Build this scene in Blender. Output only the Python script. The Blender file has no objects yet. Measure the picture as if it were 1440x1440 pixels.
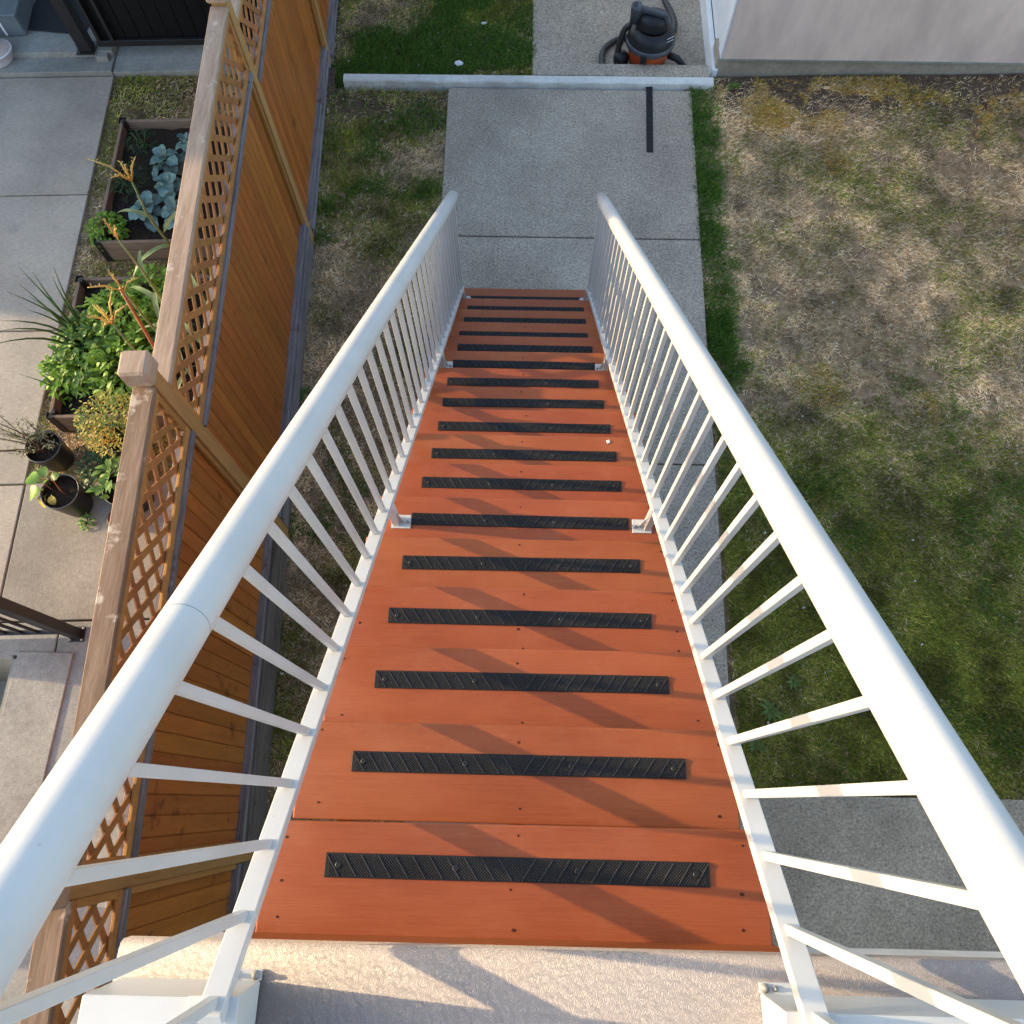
import bpy, bmesh, math, random
import numpy as np
from mathutils import Vector, Matrix

random.seed(7)
RNG = np.random.default_rng(7)
R = math.radians
scene = bpy.context.scene
COL = scene.collection

# ------------------------------------------------------------------ camera
RUN, RISE = 0.25233, 0.20562          # stair going and rise, measured in metres
cam_d = bpy.data.cameras.new('camera')
cam = bpy.data.objects.new('camera', cam_d)
COL.objects.link(cam)
cam_d.sensor_width = 36.0
cam_d.lens = 27.0
cam_d.clip_start = 0.05
cam_d.clip_end = 500
PITCH, YAW, ROLL = R(69.257), R(-1.654), R(-0.413)
fw = Vector((math.sin(YAW) * math.cos(PITCH), math.cos(YAW) * math.cos(PITCH), -math.sin(PITCH)))
rt0 = Vector((math.cos(YAW), -math.sin(YAW), 0))
up0 = rt0.cross(fw)
rt = rt0 * math.cos(ROLL) + up0 * math.sin(ROLL)
up = -rt0 * math.sin(ROLL) + up0 * math.cos(ROLL)
cam.matrix_world = Matrix(((rt.x, up.x, -fw.x, -0.0073), (rt.y, up.y, -fw.y, 0.1537),
                           (rt.z, up.z, -fw.z, 5.505), (0, 0, 0, 1)))
scene.camera = cam

# ------------------------------------------------------------------ light
SUN_EL = R(15.4)
SUN_AZ = R(275.0)                      # clockwise from +Y: low in the west, beyond the fence
world = bpy.data.worlds.new('World')
scene.world = world
world.use_nodes = True
wn = world.node_tree
sky_node = wn.nodes.new('ShaderNodeTexSky')
sky_node.sky_type = 'NISHITA'
sky_node.sun_disc = False
sky_node.sun_elevation = SUN_EL
sky_node.sun_rotation = SUN_AZ
sky_node.air_density = 1.0
sky_node.dust_density = 1.5
sky_node.ozone_density = 1.0
bg = wn.nodes['Background']
wn.links.new(sky_node.outputs[0], bg.inputs[0])
bg.inputs[1].default_value = 0.15
sun_d = bpy.data.lights.new('sun', 'SUN')
sun_d.energy = 2.05
sun_d.angle = R(0.5)
sun_d.color = (1.0, 0.74, 0.42)
sun = bpy.data.objects.new('sun', sun_d)
COL.objects.link(sun)
to_sun = Vector((math.sin(SUN_AZ) * math.cos(SUN_EL), math.cos(SUN_AZ) * math.cos(SUN_EL), math.sin(SUN_EL)))
sun.rotation_euler = to_sun.to_track_quat('Z', 'Y').to_euler()
sun.location = to_sun * 40
vs = scene.view_settings
vs.view_transform = 'Standard'
vs.look = 'None'
vs.gamma = 1.0
vs.use_curve_mapping = False
vs.exposure = 1.82
scene.cycles.max_bounces = 8
scene.cycles.diffuse_bounces = 4


# ------------------------------------------------------------------ helpers
def setp(o, label=None, cat=None, group=None, kind=None):
    if label: o['label'] = label
    if cat: o['category'] = cat
    if group: o['group'] = group
    if kind: o['kind'] = kind
    return o


def empty(name, loc=(0, 0, 0), rz=0.0, label=None, cat=None, group=None, kind=None):
    o = bpy.data.objects.new(name, None)
    COL.objects.link(o)
    o.location = loc
    o.rotation_euler = (0, 0, rz)
    o.empty_display_size = 0.1
    return setp(o, label, cat, group, kind)


def inst(name, mesh, parent=None, loc=(0, 0, 0), rot=(0, 0, 0), scale=(1, 1, 1)):
    o = bpy.data.objects.new(name, mesh)
    COL.objects.link(o)
    if parent: o.parent = parent
    o.location = loc
    o.rotation_euler = rot
    o.scale = scale if hasattr(scale, '__len__') else (scale,) * 3
    return o


class MB:
    """collects shapes into one mesh"""
    def __init__(self):
        self.bm = bmesh.new()

    def box(self, x0, x1, y0, y1, z0, z1, m=None, bevel=0.0, seg=1):
        t = bmesh.new()
        bmesh.ops.create_cube(t, size=1.0)
        for v in t.verts:
            v.co = Vector(((x0 + x1) / 2 + v.co.x * (x1 - x0), (y0 + y1) / 2 + v.co.y * (y1 - y0),
                           (z0 + z1) / 2 + v.co.z * (z1 - z0)))
        if bevel:
            bmesh.ops.bevel(t, geom=list(t.edges), offset=bevel, segments=seg, profile=0.5, affect='EDGES')
        if m is not None:
            bmesh.ops.transform(t, matrix=m, verts=t.verts)
        self.join(t)
        return self

    def join(self, t):
        me = bpy.data.meshes.new('tmp')
        t.to_mesh(me)
        t.free()
        self.bm.from_mesh(me)
        bpy.data.meshes.remove(me)

    def bar(self, a, b, w, h, upv=(0, 0, 1), bevel=0.0):
        """box between two points; w across, h along upv"""
        a, b = Vector(a), Vector(b)
        d = (b - a)
        L = d.length
        d.normalize()
        s = d.cross(Vector(upv)).normalized()
        u = s.cross(d).normalized()
        c = (a + b) / 2
        m = Matrix(((d.x, s.x, u.x, c.x), (d.y, s.y, u.y, c.y), (d.z, s.z, u.z, c.z), (0, 0, 0, 1)))
        return self.box(-L / 2, L / 2, -w / 2, w / 2, -h / 2, h / 2, m, bevel)

    def tube(self, pts, r, n=10, cap=True, smooth=True):
        pts = [Vector(p) for p in pts]
        rad = r if hasattr(r, '__len__') else [r] * len(pts)
        rings = []
        prev = None
        for i, p in enumerate(pts):
            if i == 0: d = pts[1] - p
            elif i == len(pts) - 1: d = p - pts[i - 1]
            else: d = (pts[i + 1] - p).normalized() + (p - pts[i - 1]).normalized()
            d.normalize()
            if prev is None:
                ref = Vector((0, 0, 1)) if abs(d.z) < 0.9 else Vector((1, 0, 0))
                s = d.cross(ref).normalized()
            else:
                s = (prev - d * prev.dot(d)).normalized()
            prev = s
            u = d.cross(s)
            rings.append([self.bm.verts.new(p + (s * math.cos(k * 2 * math.pi / n) + u * math.sin(k * 2 * math.pi / n)) * rad[i])
                          for k in range(n)])
        for a, b in zip(rings[:-1], rings[1:]):
            for k in range(n):
                f = self.bm.faces.new((a[k], a[(k + 1) % n], b[(k + 1) % n], b[k]))
                f.smooth = smooth
        if cap:
            self.bm.faces.new(rings[0][::-1])
            self.bm.faces.new(rings[-1])
        return self

    def lathe(self, prof, n=24, loc=(0, 0, 0), sx=1.0, sy=1.0, smooth=True):
        """prof: list of (radius, z)"""
        L = Vector(loc)
        rings = []
        for r, z in prof:
            if r < 1e-5:
                rings.append([self.bm.verts.new(L + Vector((0, 0, z)))])
            else:
                rings.append([self.bm.verts.new(L + Vector((r * sx * math.cos(k * 2 * math.pi / n), r * sy * math.sin(k * 2 * math.pi / n), z)))
                              for k in range(n)])
        for a, b in zip(rings[:-1], rings[1:]):
            for k in range(n):
                k2 = (k + 1) % n
                if len(a) == 1 and len(b) == 1: continue
                if len(a) == 1: f = self.bm.faces.new((a[0], b[k2], b[k]))
                elif len(b) == 1: f = self.bm.faces.new((a[k], a[k2], b[0]))
                else: f = self.bm.faces.new((a[k], a[k2], b[k2], b[k]))
                f.smooth = smooth
        return self

    def leaf(self, length, width, bend=0.6, cup=0.15, n=6, wav=0.0, m=None, shape=0.7, twist=0.0, round_=False):
        """leaf growing along +X from the origin, curving down by bend radians"""
        t = bmesh.new()
        x = z = 0.0
        rows = []
        ph = random.random() * 6
        for i in range(n + 1):
            s = i / n
            a = -bend * s * 1.3
            if i:
                x += math.cos(a) * length / n
                z += math.sin(a) * length / n
            w = width * 0.5 * (math.sin(math.pi * min(1, max(0.0, s)) ** shape) ** 0.8 if 0 < s < 1 else 0.06)
            if round_:
                q = (s - .60) / .41
                w = width * 0.5 * max(.09 if s < .25 else .12, math.sqrt(max(0, 1 - q * q)))
            wz = wav * math.sin(ph + i * 2.1)
            tw = twist * s
            rows.append([t.verts.new((x, -w * math.cos(tw), z + cup * w + wz - w * math.sin(tw))), t.verts.new((x, 0, z)),
                         t.verts.new((x, w * math.cos(tw), z + cup * w - wz + w * math.sin(tw)))])
        for a, b in zip(rows[:-1], rows[1:]):
            for k in (0, 1):
                f = t.faces.new((a[k], b[k], b[k + 1], a[k + 1]))
                f.smooth = True
        if m is not None:
            bmesh.ops.transform(t, matrix=m, verts=t.verts)
        self.join(t)
        return self

    def mesh(self, name, mat):
        me = bpy.data.meshes.new(name)
        bmesh.ops.recalc_face_normals(self.bm, faces=self.bm.faces)
        self.bm.to_mesh(me)
        self.bm.free()
        if mat: me.materials.append(mat)
        return me

    def build(self, name, mat, parent=None, loc=(0, 0, 0), rot=(0, 0, 0)):
        return inst(name, self.mesh(name, mat), parent, loc, rot)


def rotm(loc, rz=0, ry=0, rx=0, s=1.0):
    return Matrix.Translation(loc) @ Matrix.Rotation(rz, 4, 'Z') @ Matrix.Rotation(ry, 4, 'Y') @ Matrix.Rotation(rx, 4, 'X') @ Matrix.Scale(s, 4)


# value noise for scattering (numpy)
_lat = RNG.random((6, 128, 128))


def vnoise(x, y, s, seed=0):
    x = np.asarray(x) * s + 37.1 * seed
    y = np.asarray(y) * s + 11.7 * seed
    xi, yi = np.floor(x).astype(int), np.floor(y).astype(int)
    fx, fy = x - xi, y - yi
    fx, fy = fx * fx * (3 - 2 * fx), fy * fy * (3 - 2 * fy)
    L = _lat[seed % 6]
    g = lambda a, b: L[a % 128, b % 128]
    return (g(xi, yi) * (1 - fx) + g(xi + 1, yi) * fx) * (1 - fy) + (g(xi, yi + 1) * (1 - fx) + g(xi + 1, yi + 1) * fx) * fy


def fbm(x, y, s, seed=0):
    return (vnoise(x, y, s, seed) + 0.5 * vnoise(x, y, s * 2.1, seed + 1) + 0.25 * vnoise(x, y, s * 4.3, seed + 2)) / 1.75


# ------------------------------------------------------------------ materials
class NT:
    def __init__(self, name):
        self.mat = bpy.data.materials.new(name)
        self.mat.use_nodes = True
        self.t = self.mat.node_tree
        self.p = self.t.nodes['Principled BSDF']
        self.pos = self.n('ShaderNodeNewGeometry').outputs['Position']

    def n(self, kind, **kw):
        o = self.t.nodes.new(kind)
        for k, v in kw.items(): setattr(o, k, v)
        return o

    def link(self, a, b): self.t.links.new(a, b)

    def val(self, sock, v):
        if isinstance(v, (int, float)): sock.default_value = v
        elif isinstance(v, (tuple, list)): sock.default_value = tuple(v) + ((1,) if len(v) == 3 and len(sock.default_value) == 4 else ())
        else: self.link(v, sock)

    def math(self, op, a, b=0.0, clamp=False):
        o = self.n('ShaderNodeMath', operation=op)
        o.use_clamp = clamp
        self.val(o.inputs[0], a)
        self.val(o.inputs[1], b)
        return o.outputs[0]

    def scaled(self, sc, vec=None, rot=(0, 0, 0)):
        m = self.n('ShaderNodeMapping')
        self.link(vec or self.pos, m.inputs[0])
        m.inputs['Scale'].default_value = sc
        m.inputs['Rotation'].default_value = rot
        return m.outputs[0]

    def noise(self, scale, detail=3, rough=0.55, vec=None, dist=0.0):
        o = self.n('ShaderNodeTexNoise')
        self.link(vec or self.pos, o.inputs['Vector'])
        o.inputs['Scale'].default_value = scale
        o.inputs['Detail'].default_value = detail
        o.inputs['Roughness'].default_value = rough
        o.inputs['Distortion'].default_value = dist
        return o.outputs['Fac']

    def ramp(self, fac, stops):
        o = self.n('ShaderNodeValToRGB')
        self.link(fac, o.inputs[0])
        e = o.color_ramp.elements
        while len(e) < len(stops): e.new(0.5)
        for el, (p, c) in zip(e, stops):
            el.position = p
            el.color = tuple(c) + (1,) if hasattr(c, '__len__') else (c, c, c, 1)
        return o.outputs[0]

    def mix(self, fac, a, b, mode='MIX'):
        o = self.n('ShaderNodeMix', data_type='RGBA', blend_type=mode)
        self.val(o.inputs[0], fac)
        self.val(o.inputs[6], a)
        self.val(o.inputs[7], b)
        return o.outputs[2]

    def vary(self, col, amount=0.25, hue=0.0):
        """tone that differs from one object to the next"""
        oi = self.n('ShaderNodeObjectInfo').outputs['Random']
        h = self.n('ShaderNodeHueSaturation')
        self.link(col, h.inputs['Color'])
        v = self.math('ADD', self.math('MULTIPLY', oi, 2 * amount), 1 - amount)
        self.link(v, h.inputs['Value'])
        if hue:
            r2 = self.math('FRACT', self.math('MULTIPLY', oi, 17.3))
            self.link(self.math('ADD', self.math('MULTIPLY', r2, 2 * hue), 0.5 - hue), h.inputs['Hue'])
        return h.outputs[0]

    def out(self, col, rough=0.6, bump=None, dist=0.002, strength=0.6, spec=0.5, metal=0.0):
        self.val(self.p.inputs['Base Color'], col)
        self.val(self.p.inputs['Roughness'], rough)
        self.p.inputs['Specular IOR Level'].default_value = spec
        self.p.inputs['Metallic'].default_value = metal
        if bump is not None:
            b = self.n('ShaderNodeBump')
            b.inputs['Distance'].default_value = dist
            b.inputs['Strength'].default_value = strength
            self.link(bump, b.inputs['Height'])
            self.link(b.outputs[0], self.p.inputs['Normal'])
        return self.mat


def m_plain(name, c, rough=0.5, spec=0.5, var=0.12, scale=9.0, bump=0.0):
    t = NT(name)
    f = t.noise(scale, 4)
    lo = tuple(x * (1 - var) for x in c)
    hi = tuple(min(1, x * (1 + var)) for x in c)
    col = t.ramp(f, [(0.3, lo), (0.7, hi)])
    return t.out(col, rough, t.noise(scale * 8, 3) if bump else None, bump, 0.6, spec)


def m_wood(name, c1, c2, stretch, rough=0.6, var=0.15, hue=0.0, grain=14.0, bump=0.0015, knots=None):
    """stretch: mapping scale, small along the grain"""
    t = NT(name)
    oi = t.n('ShaderNodeObjectInfo').outputs['Random']
    off = t.n('ShaderNodeVectorMath', operation='ADD')
    t.link(t.pos, off.inputs[0])
    cmb = t.n('ShaderNodeCombineXYZ')
    k = t.math('MULTIPLY', oi, 31.0)
    for s in cmb.inputs: t.link(k, s)
    t.link(cmb.outputs[0], off.inputs[1])
    v = t.scaled(stretch, off.outputs[0])
    g1 = t.noise(grain, 5, 0.62, v, 0.6)
    g2 = t.noise(grain * 0.22, 3, 0.5, v, 0.3)
    f = t.math('ADD', t.math('MULTIPLY', g1, 0.55), t.math('MULTIPLY', g2, 0.45))
    col = t.ramp(f, [(0.34, c1), (0.66, c2)])
    if knots: col = t.mix(t.ramp(t.noise(grain * 0.5, 4, 0.7), [(0.60, 0.0), (0.68, 1.0)]), col, knots)
    col = t.vary(col, var, hue)
    return t.out(col, rough, g1, bump, 0.7, 0.35)


def m_concrete(name, c, speck=0.35, scale=160.0, rough=0.85, blotch=0.14, streak=None, stain=None):
    t = NT(name)
    fine = t.noise(scale, 3, 0.7)
    mid = t.noise(scale * 0.22, 4, 0.6)
    big = t.noise(1.3, 5, 0.6)
    lo = tuple(x * (1 - speck) for x in c)
    hi = tuple(min(1, x * (1 + speck)) for x in c)
    col = t.ramp(fine, [(0.33, lo), (0.5, c), (0.69, hi)])
    col = t.mix(1.0, col, t.ramp(mid, [(0.3, 1 - blotch), (0.7, 1.0)]), 'MULTIPLY')
    col = t.mix(1.0, col, t.ramp(big, [(0.32, 1 - blotch * 1.6), (0.62, 1.0)]), 'MULTIPLY')
    h = t.math('ADD', fine, mid)
    if streak:
        s = t.noise(28, 3, 0.6, t.scaled(streak))
        col = t.mix(1.0, col, t.ramp(s, [(0.35, 0.80), (0.65, 1.05)]), 'MULTIPLY')
        h = t.math('ADD', h, t.math('MULTIPLY', s, 1.5))
    if stain:
        col = t.mix(t.ramp(t.noise(2.3, 4, 0.7), [(0.58, 0.0), (0.72, 0.55)]), col, stain)
    pits = t.ramp(t.noise(22, 2, 0.5), [(0.70, 0.0), (0.76, 0.5)])
    col = t.mix(pits, col, tuple(x * 0.5 for x in c))
    col = t.vary(col, 0.05)
    return t.out(col, rough, h, 0.002, 0.6, 0.3)


def m_leaf(name, c1, c2, rough=0.5, var=0.2, trans=0.25, scale=30):
    t = NT(name)
    f = t.noise(scale, 3)
    col = t.vary(t.ramp(f, [(0.3, c1), (0.7, c2)]), var, 0.015)
    t.out(col, rough, None, 0, 0, 0.4)
    tr = t.n('ShaderNodeBsdfTranslucent')
    t.link(col, tr.inputs[0])
    mx = t.n('ShaderNodeMixShader')
    mx.inputs[0].default_value = trans
    o = t.t.nodes['Material Output']
    t.link(t.p.outputs[0], mx.inputs[1])
    t.link(tr.outputs[0], mx.inputs[2])
    t.link(mx.outputs[0], o.inputs[0])
    return t.mat


def m_tint(name, rough=0.8, trans=0.2, spec=0.25):
    """colour stored on the blades themselves (living green, dry straw)"""
    t = NT(name)
    a = t.n('ShaderNodeAttribute', attribute_name='tint').outputs['Color']
    t.out(a, rough, None, 0, 0, spec)
    tr = t.n('ShaderNodeBsdfTranslucent')
    t.link(a, tr.inputs[0])
    mx = t.n('ShaderNodeMixShader')
    mx.inputs[0].default_value = trans
    t.link(t.p.outputs[0], mx.inputs[1])
    t.link(tr.outputs[0], mx.inputs[2])
    t.link(mx.outputs[0], t.t.nodes['Material Output'].inputs[0])
    return t.mat


M = {}
def m_tread():
    t = NT('stained_tread_wood')
    oi = t.n('ShaderNodeObjectInfo').outputs['Random']
    off = t.n('ShaderNodeVectorMath', operation='ADD')
    t.link(t.pos, off.inputs[0])
    cmb = t.n('ShaderNodeCombineXYZ')
    k = t.math('MULTIPLY', oi, 53.0)
    for q in cmb.inputs: t.link(k, q)
    t.link(cmb.outputs[0], off.inputs[1])
    P = off.outputs[0]
    big = t.noise(3.2, 4, 0.6, t.scaled((0.6, 1.6, 1.6), P))
    grain = t.noise(16, 5, 0.7, t.scaled((0.35, 11, 11), P), 0.8)
    fine = t.noise(60, 3, 0.6, t.scaled((0.5, 8, 8), P))
    f = t.math('ADD', t.math('MULTIPLY', big, 0.55), t.math('ADD', t.math('MULTIPLY', grain, 0.3), t.math('MULTIPLY', fine, 0.15)))
    col = t.ramp(f, [(0.36, (0.26, 0.058, 0.014)), (0.5, (0.315, 0.076, 0.020)), (0.64, (0.355, 0.094, 0.027))])
    dust = t.math('MULTIPLY', t.ramp(t.noise(5.5, 6, 0.72, P), [(0.52, 0.0), (0.72, 1.0)]), 0.12)
    col = t.mix(dust, col, (0.46, 0.22, 0.12))
    spots = t.ramp(t.noise(95, 2, 0.5, P), [(0.72, 0.0), (0.76, 0.6)])
    col = t.mix(spots, col, (0.16, 0.045, 0.018))
    col = t.vary(col, 0.05, 0.004)
    rough = t.ramp(t.math('ADD', t.math('MULTIPLY', big, 0.6), t.math('MULTIPLY', grain, 0.4)), [(0.35, 0.34), (0.65, 0.60)])
    return t.out(col, rough, t.math('ADD', grain, t.math('MULTIPLY', fine, 0.6)), 0.0011, 0.7, 0.42)


M['tread'] = m_tread()
M['stringer'] = m_wood('stained_stringer_wood', (0.30, 0.07, 0.025), (0.38, 0.09, 0.03), (9, 1, 1), 0.5, 0.06)
M['rubber'] = m_plain('black_rubber', (0.012, 0.012, 0.0125), 0.62, 0.3, 0.2)
M['rubber_glint'] = m_plain('rubber_ridge_glint', (0.046, 0.041, 0.037), 0.45, 0.5, 0.3)  # ridges paler than the strip: sun glint painted into the colour
M['screw_dark'] = m_plain('dark_screw', (0.07, 0.022, 0.012), 0.7, 0.2)
M['strip_screw'] = m_plain('black_strip_screw', (0.012, 0.012, 0.012), 0.45, 0.4)
M['stud'] = m_plain('rubber_stud', (0.034, 0.032, 0.030), 0.42, 0.5, 0.3)  # lighter grey stands in for sunlight catching the raised dots
M['steel'] = m_plain('screw_steel', (0.25, 0.24, 0.22), 0.35)
t = NT('white_powder_coat')
col = t.ramp(t.noise(3.5, 5, 0.65), [(0.3, (0.49, 0.485, 0.465)), (0.62, (0.55, 0.545, 0.53))])
col = t.mix(t.ramp(t.noise(75, 2, 0.5), [(0.745, 0.0), (0.78, 0.3)]), col, (0.30, 0.28, 0.25))
M['white'] = t.out(col, t.ramp(t.noise(9, 4), [(0.3, 0.30), (0.7, 0.46)]), None, 0, 0, 0.45)
t = NT('white_painted_sheet')
M['white_box'] = t.out(t.ramp(t.noise(5, 4), [(0.3, (0.51, 0.51, 0.49)), (0.7, (0.60, 0.60, 0.58))]), 0.4, None)
# deck membrane with a fingerprint-like emboss
t = NT('embossed_vinyl_deck')
wv = t.n('ShaderNodeTexWave', wave_type='BANDS', bands_direction='DIAGONAL')
wv.inputs['Scale'].default_value = 96
wv.inputs['Distortion'].default_value = 30
wv.inputs['Detail'].default_value = 1.5
wv.inputs['Detail Scale'].default_value = 0.8
wv.inputs['Detail Roughness'].default_value = 0.45
t.link(t.pos, wv.inputs['Vector'])
emb = t.math('ADD', t.math('MULTIPLY', wv.outputs['Fac'], 0.8), t.noise(160, 3))
col = t.ramp(wv.outputs['Fac'], [(0.1, (0.285, 0.255, 0.25)), (0.75, (0.335, 0.305, 0.295))])
col = t.mix(1.0, col, t.ramp(t.noise(4, 4), [(0.3, 0.9), (0.7, 1.0)]), 'MULTIPLY')
M['deck'] = t.out(col, 0.5, emb, 0.0013, 0.7, 0.35)
M['fascia'] = m_plain('white_fascia', (0.62, 0.6, 0.57), 0.6)
# fence
M['cedar'] = m_wood('stained_cedar_board', (0.26, 0.080, 0.013), (0.395, 0.130, 0.024), (7, 7, 0.6), 0.5, 0.13, 0.006, 12, 0.001, (0.16, 0.05, 0.012))
M['cedar_frame'] = m_wood('stained_cedar_frame', (0.30, 0.13, 0.035), (0.42, 0.20, 0.06), (7, 7, 0.6), 0.6, 0.10, 0.006, 12)
M['lath'] = m_wood('cedar_lath', (0.25, 0.10, 0.028), (0.37, 0.16, 0.05), (5, 3, 3), 0.65, 0.16, 0.008, 14)
M['post'] = m_wood('fence_post_wood', (0.28, 0.14, 0.045), (0.40, 0.22, 0.075), (6, 6, 0.5), 0.65, 0.05, 0.0, 10)
M['cap'] = m_wood('worn_cap_board', (0.26, 0.165, 0.105), (0.46, 0.33, 0.235), (9, 0.7, 9), 0.75, 0.06, 0.0, 11, 0.002, (0.52, 0.43, 0.33))
M['cap_dark'] = m_wood('dark_brown_cap_board', (0.13, 0.075, 0.042), (0.27, 0.175, 0.115), (9, 0.7, 9), 0.75, 0.06, 0.0, 11, 0.002, (0.46, 0.37, 0.28))  # darker brown for the cap boards of the first two sections
M['shade_wood'] = m_wood('shaded_kick_board', (0.045, 0.034, 0.028), (0.16, 0.13, 0.115), (11, 0.5, 11), 0.8, 0.10, 0.0, 10, 0.003, (0.07, 0.04, 0.03))  # low boards near the deck: shade there is painted into the colour
M['grey_wood'] = m_wood('weathered_grey_rail', (0.07, 0.06, 0.062), (0.26, 0.235, 0.24), (11, 0.5, 11), 0.75, 0.08, 0.0, 10, 0.003, (0.09, 0.06, 0.05))
M['bed_wood'] = m_wood('raised_bed_board', (0.17, 0.115, 0.075), (0.27, 0.20, 0.14), (1, 1, 8), 0.8, 0.12, 0.0, 10)
M['stake'] = m_plain('copper_stake', (0.32, 0.11, 0.045), 0.5, 0.4, 0.2)
# concrete
M['path'] = m_concrete('exposed_aggregate_path', (0.44, 0.375, 0.29), 0.48, 55, 0.85, 0.17, None, (0.33, 0.285, 0.22))
M['patio'] = m_concrete('dark_patio_concrete', (0.50, 0.415, 0.30), 0.42, 60, 0.85, 0.22, None, (0.36, 0.295, 0.205))
M['walk'] = m_concrete('broomed_walk_concrete', (0.58, 0.51, 0.41), 0.16, 160, 0.85, 0.18, (0.6, 7, 1), (0.27, 0.26, 0.24))
M['walk2'] = m_concrete('broomed_slab_concrete', (0.40, 0.365, 0.30), 0.2, 160, 0.85, 0.2, (9, 0.7, 1), (0.24, 0.21, 0.17))
M['grey_conc'] = m_concrete('plain_grey_concrete', (0.375, 0.375, 0.335), 0.2, 110, 0.85, 0.22, None, (0.19, 0.18, 0.17))
M['pale_curb'] = m_concrete('primed_curb_concrete', (0.76, 0.74, 0.68), 0.12, 90, 0.7, 0.16, None, (0.36, 0.38, 0.38))
M['foundation'] = m_concrete('foundation_concrete', (0.46, 0.39, 0.30), 0.15, 90, 0.9, 0.25, None, (0.19, 0.15, 0.11))
t = NT('pink_grey_stucco')
sf = t.noise(60, 4, 0.65)
sv = t.noise(1.6, 4, 0.6, t.scaled((1.6, 1, 0.6), None, (0, 0.6, 0)))
col = t.mix(1.0, t.ramp(sf, [(0.3, (0.76, 0.575, 0.485)), (0.7, (0.83, 0.65, 0.555))]), t.ramp(sv, [(0.34, 0.74), (0.6, 1.0)]), 'MULTIPLY')
M['stucco'] = t.out(col, 0.9, sf, 0.003, 0.5, 0.2)
M['stucco_white'] = m_plain('white_painted_stucco', (0.72, 0.75, 0.77), 0.75, 0.3, 0.06, 6, 0.002)
M['joint'] = m_plain('dark_joint_gap', (0.03, 0.03, 0.028), 0.95)  # dark base showing between the slabs
# soil
t = NT('lawn_soil')
col = t.ramp(t.noise(14, 5, 0.65), [(0.3, (0.13, 0.085, 0.05)), (0.7, (0.38, 0.265, 0.155))])
sx = t.n('ShaderNodeSeparateXYZ')
t.link(t.pos, sx.inputs[0])
wet = t.math('ADD', sx.outputs['Y'], t.math('MULTIPLY', t.noise(2.4, 4, 0.6), 1.2))
bed = t.n('ShaderNodeMapRange')
t.link(wet, bed.inputs[0])
bed.inputs[1].default_value, bed.inputs[2].default_value = 6.55, 7.05     # dug, darker bed along the garage wall
col = t.mix(bed.outputs[0], col, t.ramp(t.noise(16, 5, 0.65), [(0.3, (0.05, 0.034, 0.024)), (0.7, (0.15, 0.105, 0.075))]))
M['soil'] = t.out(col, 0.95, t.noise(50, 4), 0.01, 0.8, 0.1)
t = NT('garden_soil')
col = t.ramp(t.noise(40, 5, 0.7), [(0.3, (0.012, 0.009, 0.007)), (0.68, (0.05, 0.038, 0.028)), (0.78, (0.16, 0.13, 0.10))])
M['bed_soil'] = t.out(col, 0.95, t.noise(70, 4), 0.01, 0.9, 0.1)
M['grass'] = m_tint('grass_blades')
# plants and objects
M['cabbage'] = m_leaf('cabbage_leaf', (0.07, 0.15, 0.13), (0.19, 0.31, 0.29), 0.5, 0.30, 0.12, 22)
M['bright_leaf'] = m_leaf('bright_green_leaf', (0.12, 0.26, 0.018), (0.27, 0.44, 0.04), 0.45, 0.1, 0.3, 40)
M['dark_leaf'] = m_leaf('dark_green_leaf', (0.03, 0.075, 0.02), (0.06, 0.13, 0.035), 0.5, 0.2, 0.25, 40)
M['mid_leaf'] = m_leaf('mid_green_leaf', (0.10, 0.21, 0.035), (0.20, 0.34, 0.06), 0.45, 0.2, 0.3, 40)
M['onion_leaf'] = m_leaf('onion_leaf', (0.05, 0.12, 0.04), (0.10, 0.19, 0.06), 0.45, 0.15, 0.15, 20)
M['yellow_leaf'] = m_leaf('yellowing_leaf', (0.32, 0.29, 0.04), (0.46, 0.40, 0.08), 0.55, 0.15, 0.3, 30)
M['orange_leaf'] = m_leaf('orange_leaf', (0.45, 0.17, 0.02), (0.55, 0.28, 0.04), 0.55, 0.15, 0.3, 30)
M['corn_leaf'] = m_leaf('corn_leaf', (0.17, 0.25, 0.09), (0.30, 0.38, 0.18), 0.5, 0.15, 0.3, 12)
M['tassel'] = m_leaf('corn_tassel', (0.58, 0.40, 0.10), (0.70, 0.52, 0.18), 0.6, 0.12, 0.2, 40)
M['rosemary'] = m_leaf('grey_green_leaf', (0.13, 0.15, 0.07), (0.24, 0.26, 0.13), 0.6, 0.15, 0.15, 40)
M['twig'] = m_plain('brown_twig', (0.14, 0.085, 0.055), 0.8)
M['weed_leaf'] = m_leaf('weed_leaf', (0.09, 0.15, 0.025), (0.15, 0.21, 0.045), 0.6, 0.2, 0.2, 40)
M['tree_leaf'] = m_leaf('tree_leaf', (0.04, 0.08, 0.02), (0.09, 0.14, 0.04), 0.5, 0.2, 0.25, 20)
M['pot'] = m_plain('black_plastic_pot', (0.017, 0.017, 0.018), 0.38, 0.5, 0.2)
M['terracotta'] = m_plain('dirty_terracotta', (0.17, 0.10, 0.07), 0.8)
M['black_metal'] = m_plain('black_metal', (0.016, 0.015, 0.015), 0.4, 0.5, 0.15)
M['black_panel'] = m_plain('black_panel', (0.005, 0.005, 0.006), 0.5, 0.25, 0.2)
M['mat'] = m_plain('dark_mat_fibre', (0.03, 0.033, 0.037), 0.9, 0.2, 0.25, 60)
M['grey_plastic'] = m_plain('slate_plastic', (0.14, 0.17, 0.19), 0.45)
M['white_plastic'] = m_plain('white_plastic', (0.78, 0.78, 0.80), 0.35, 0.5, 0.04)
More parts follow.
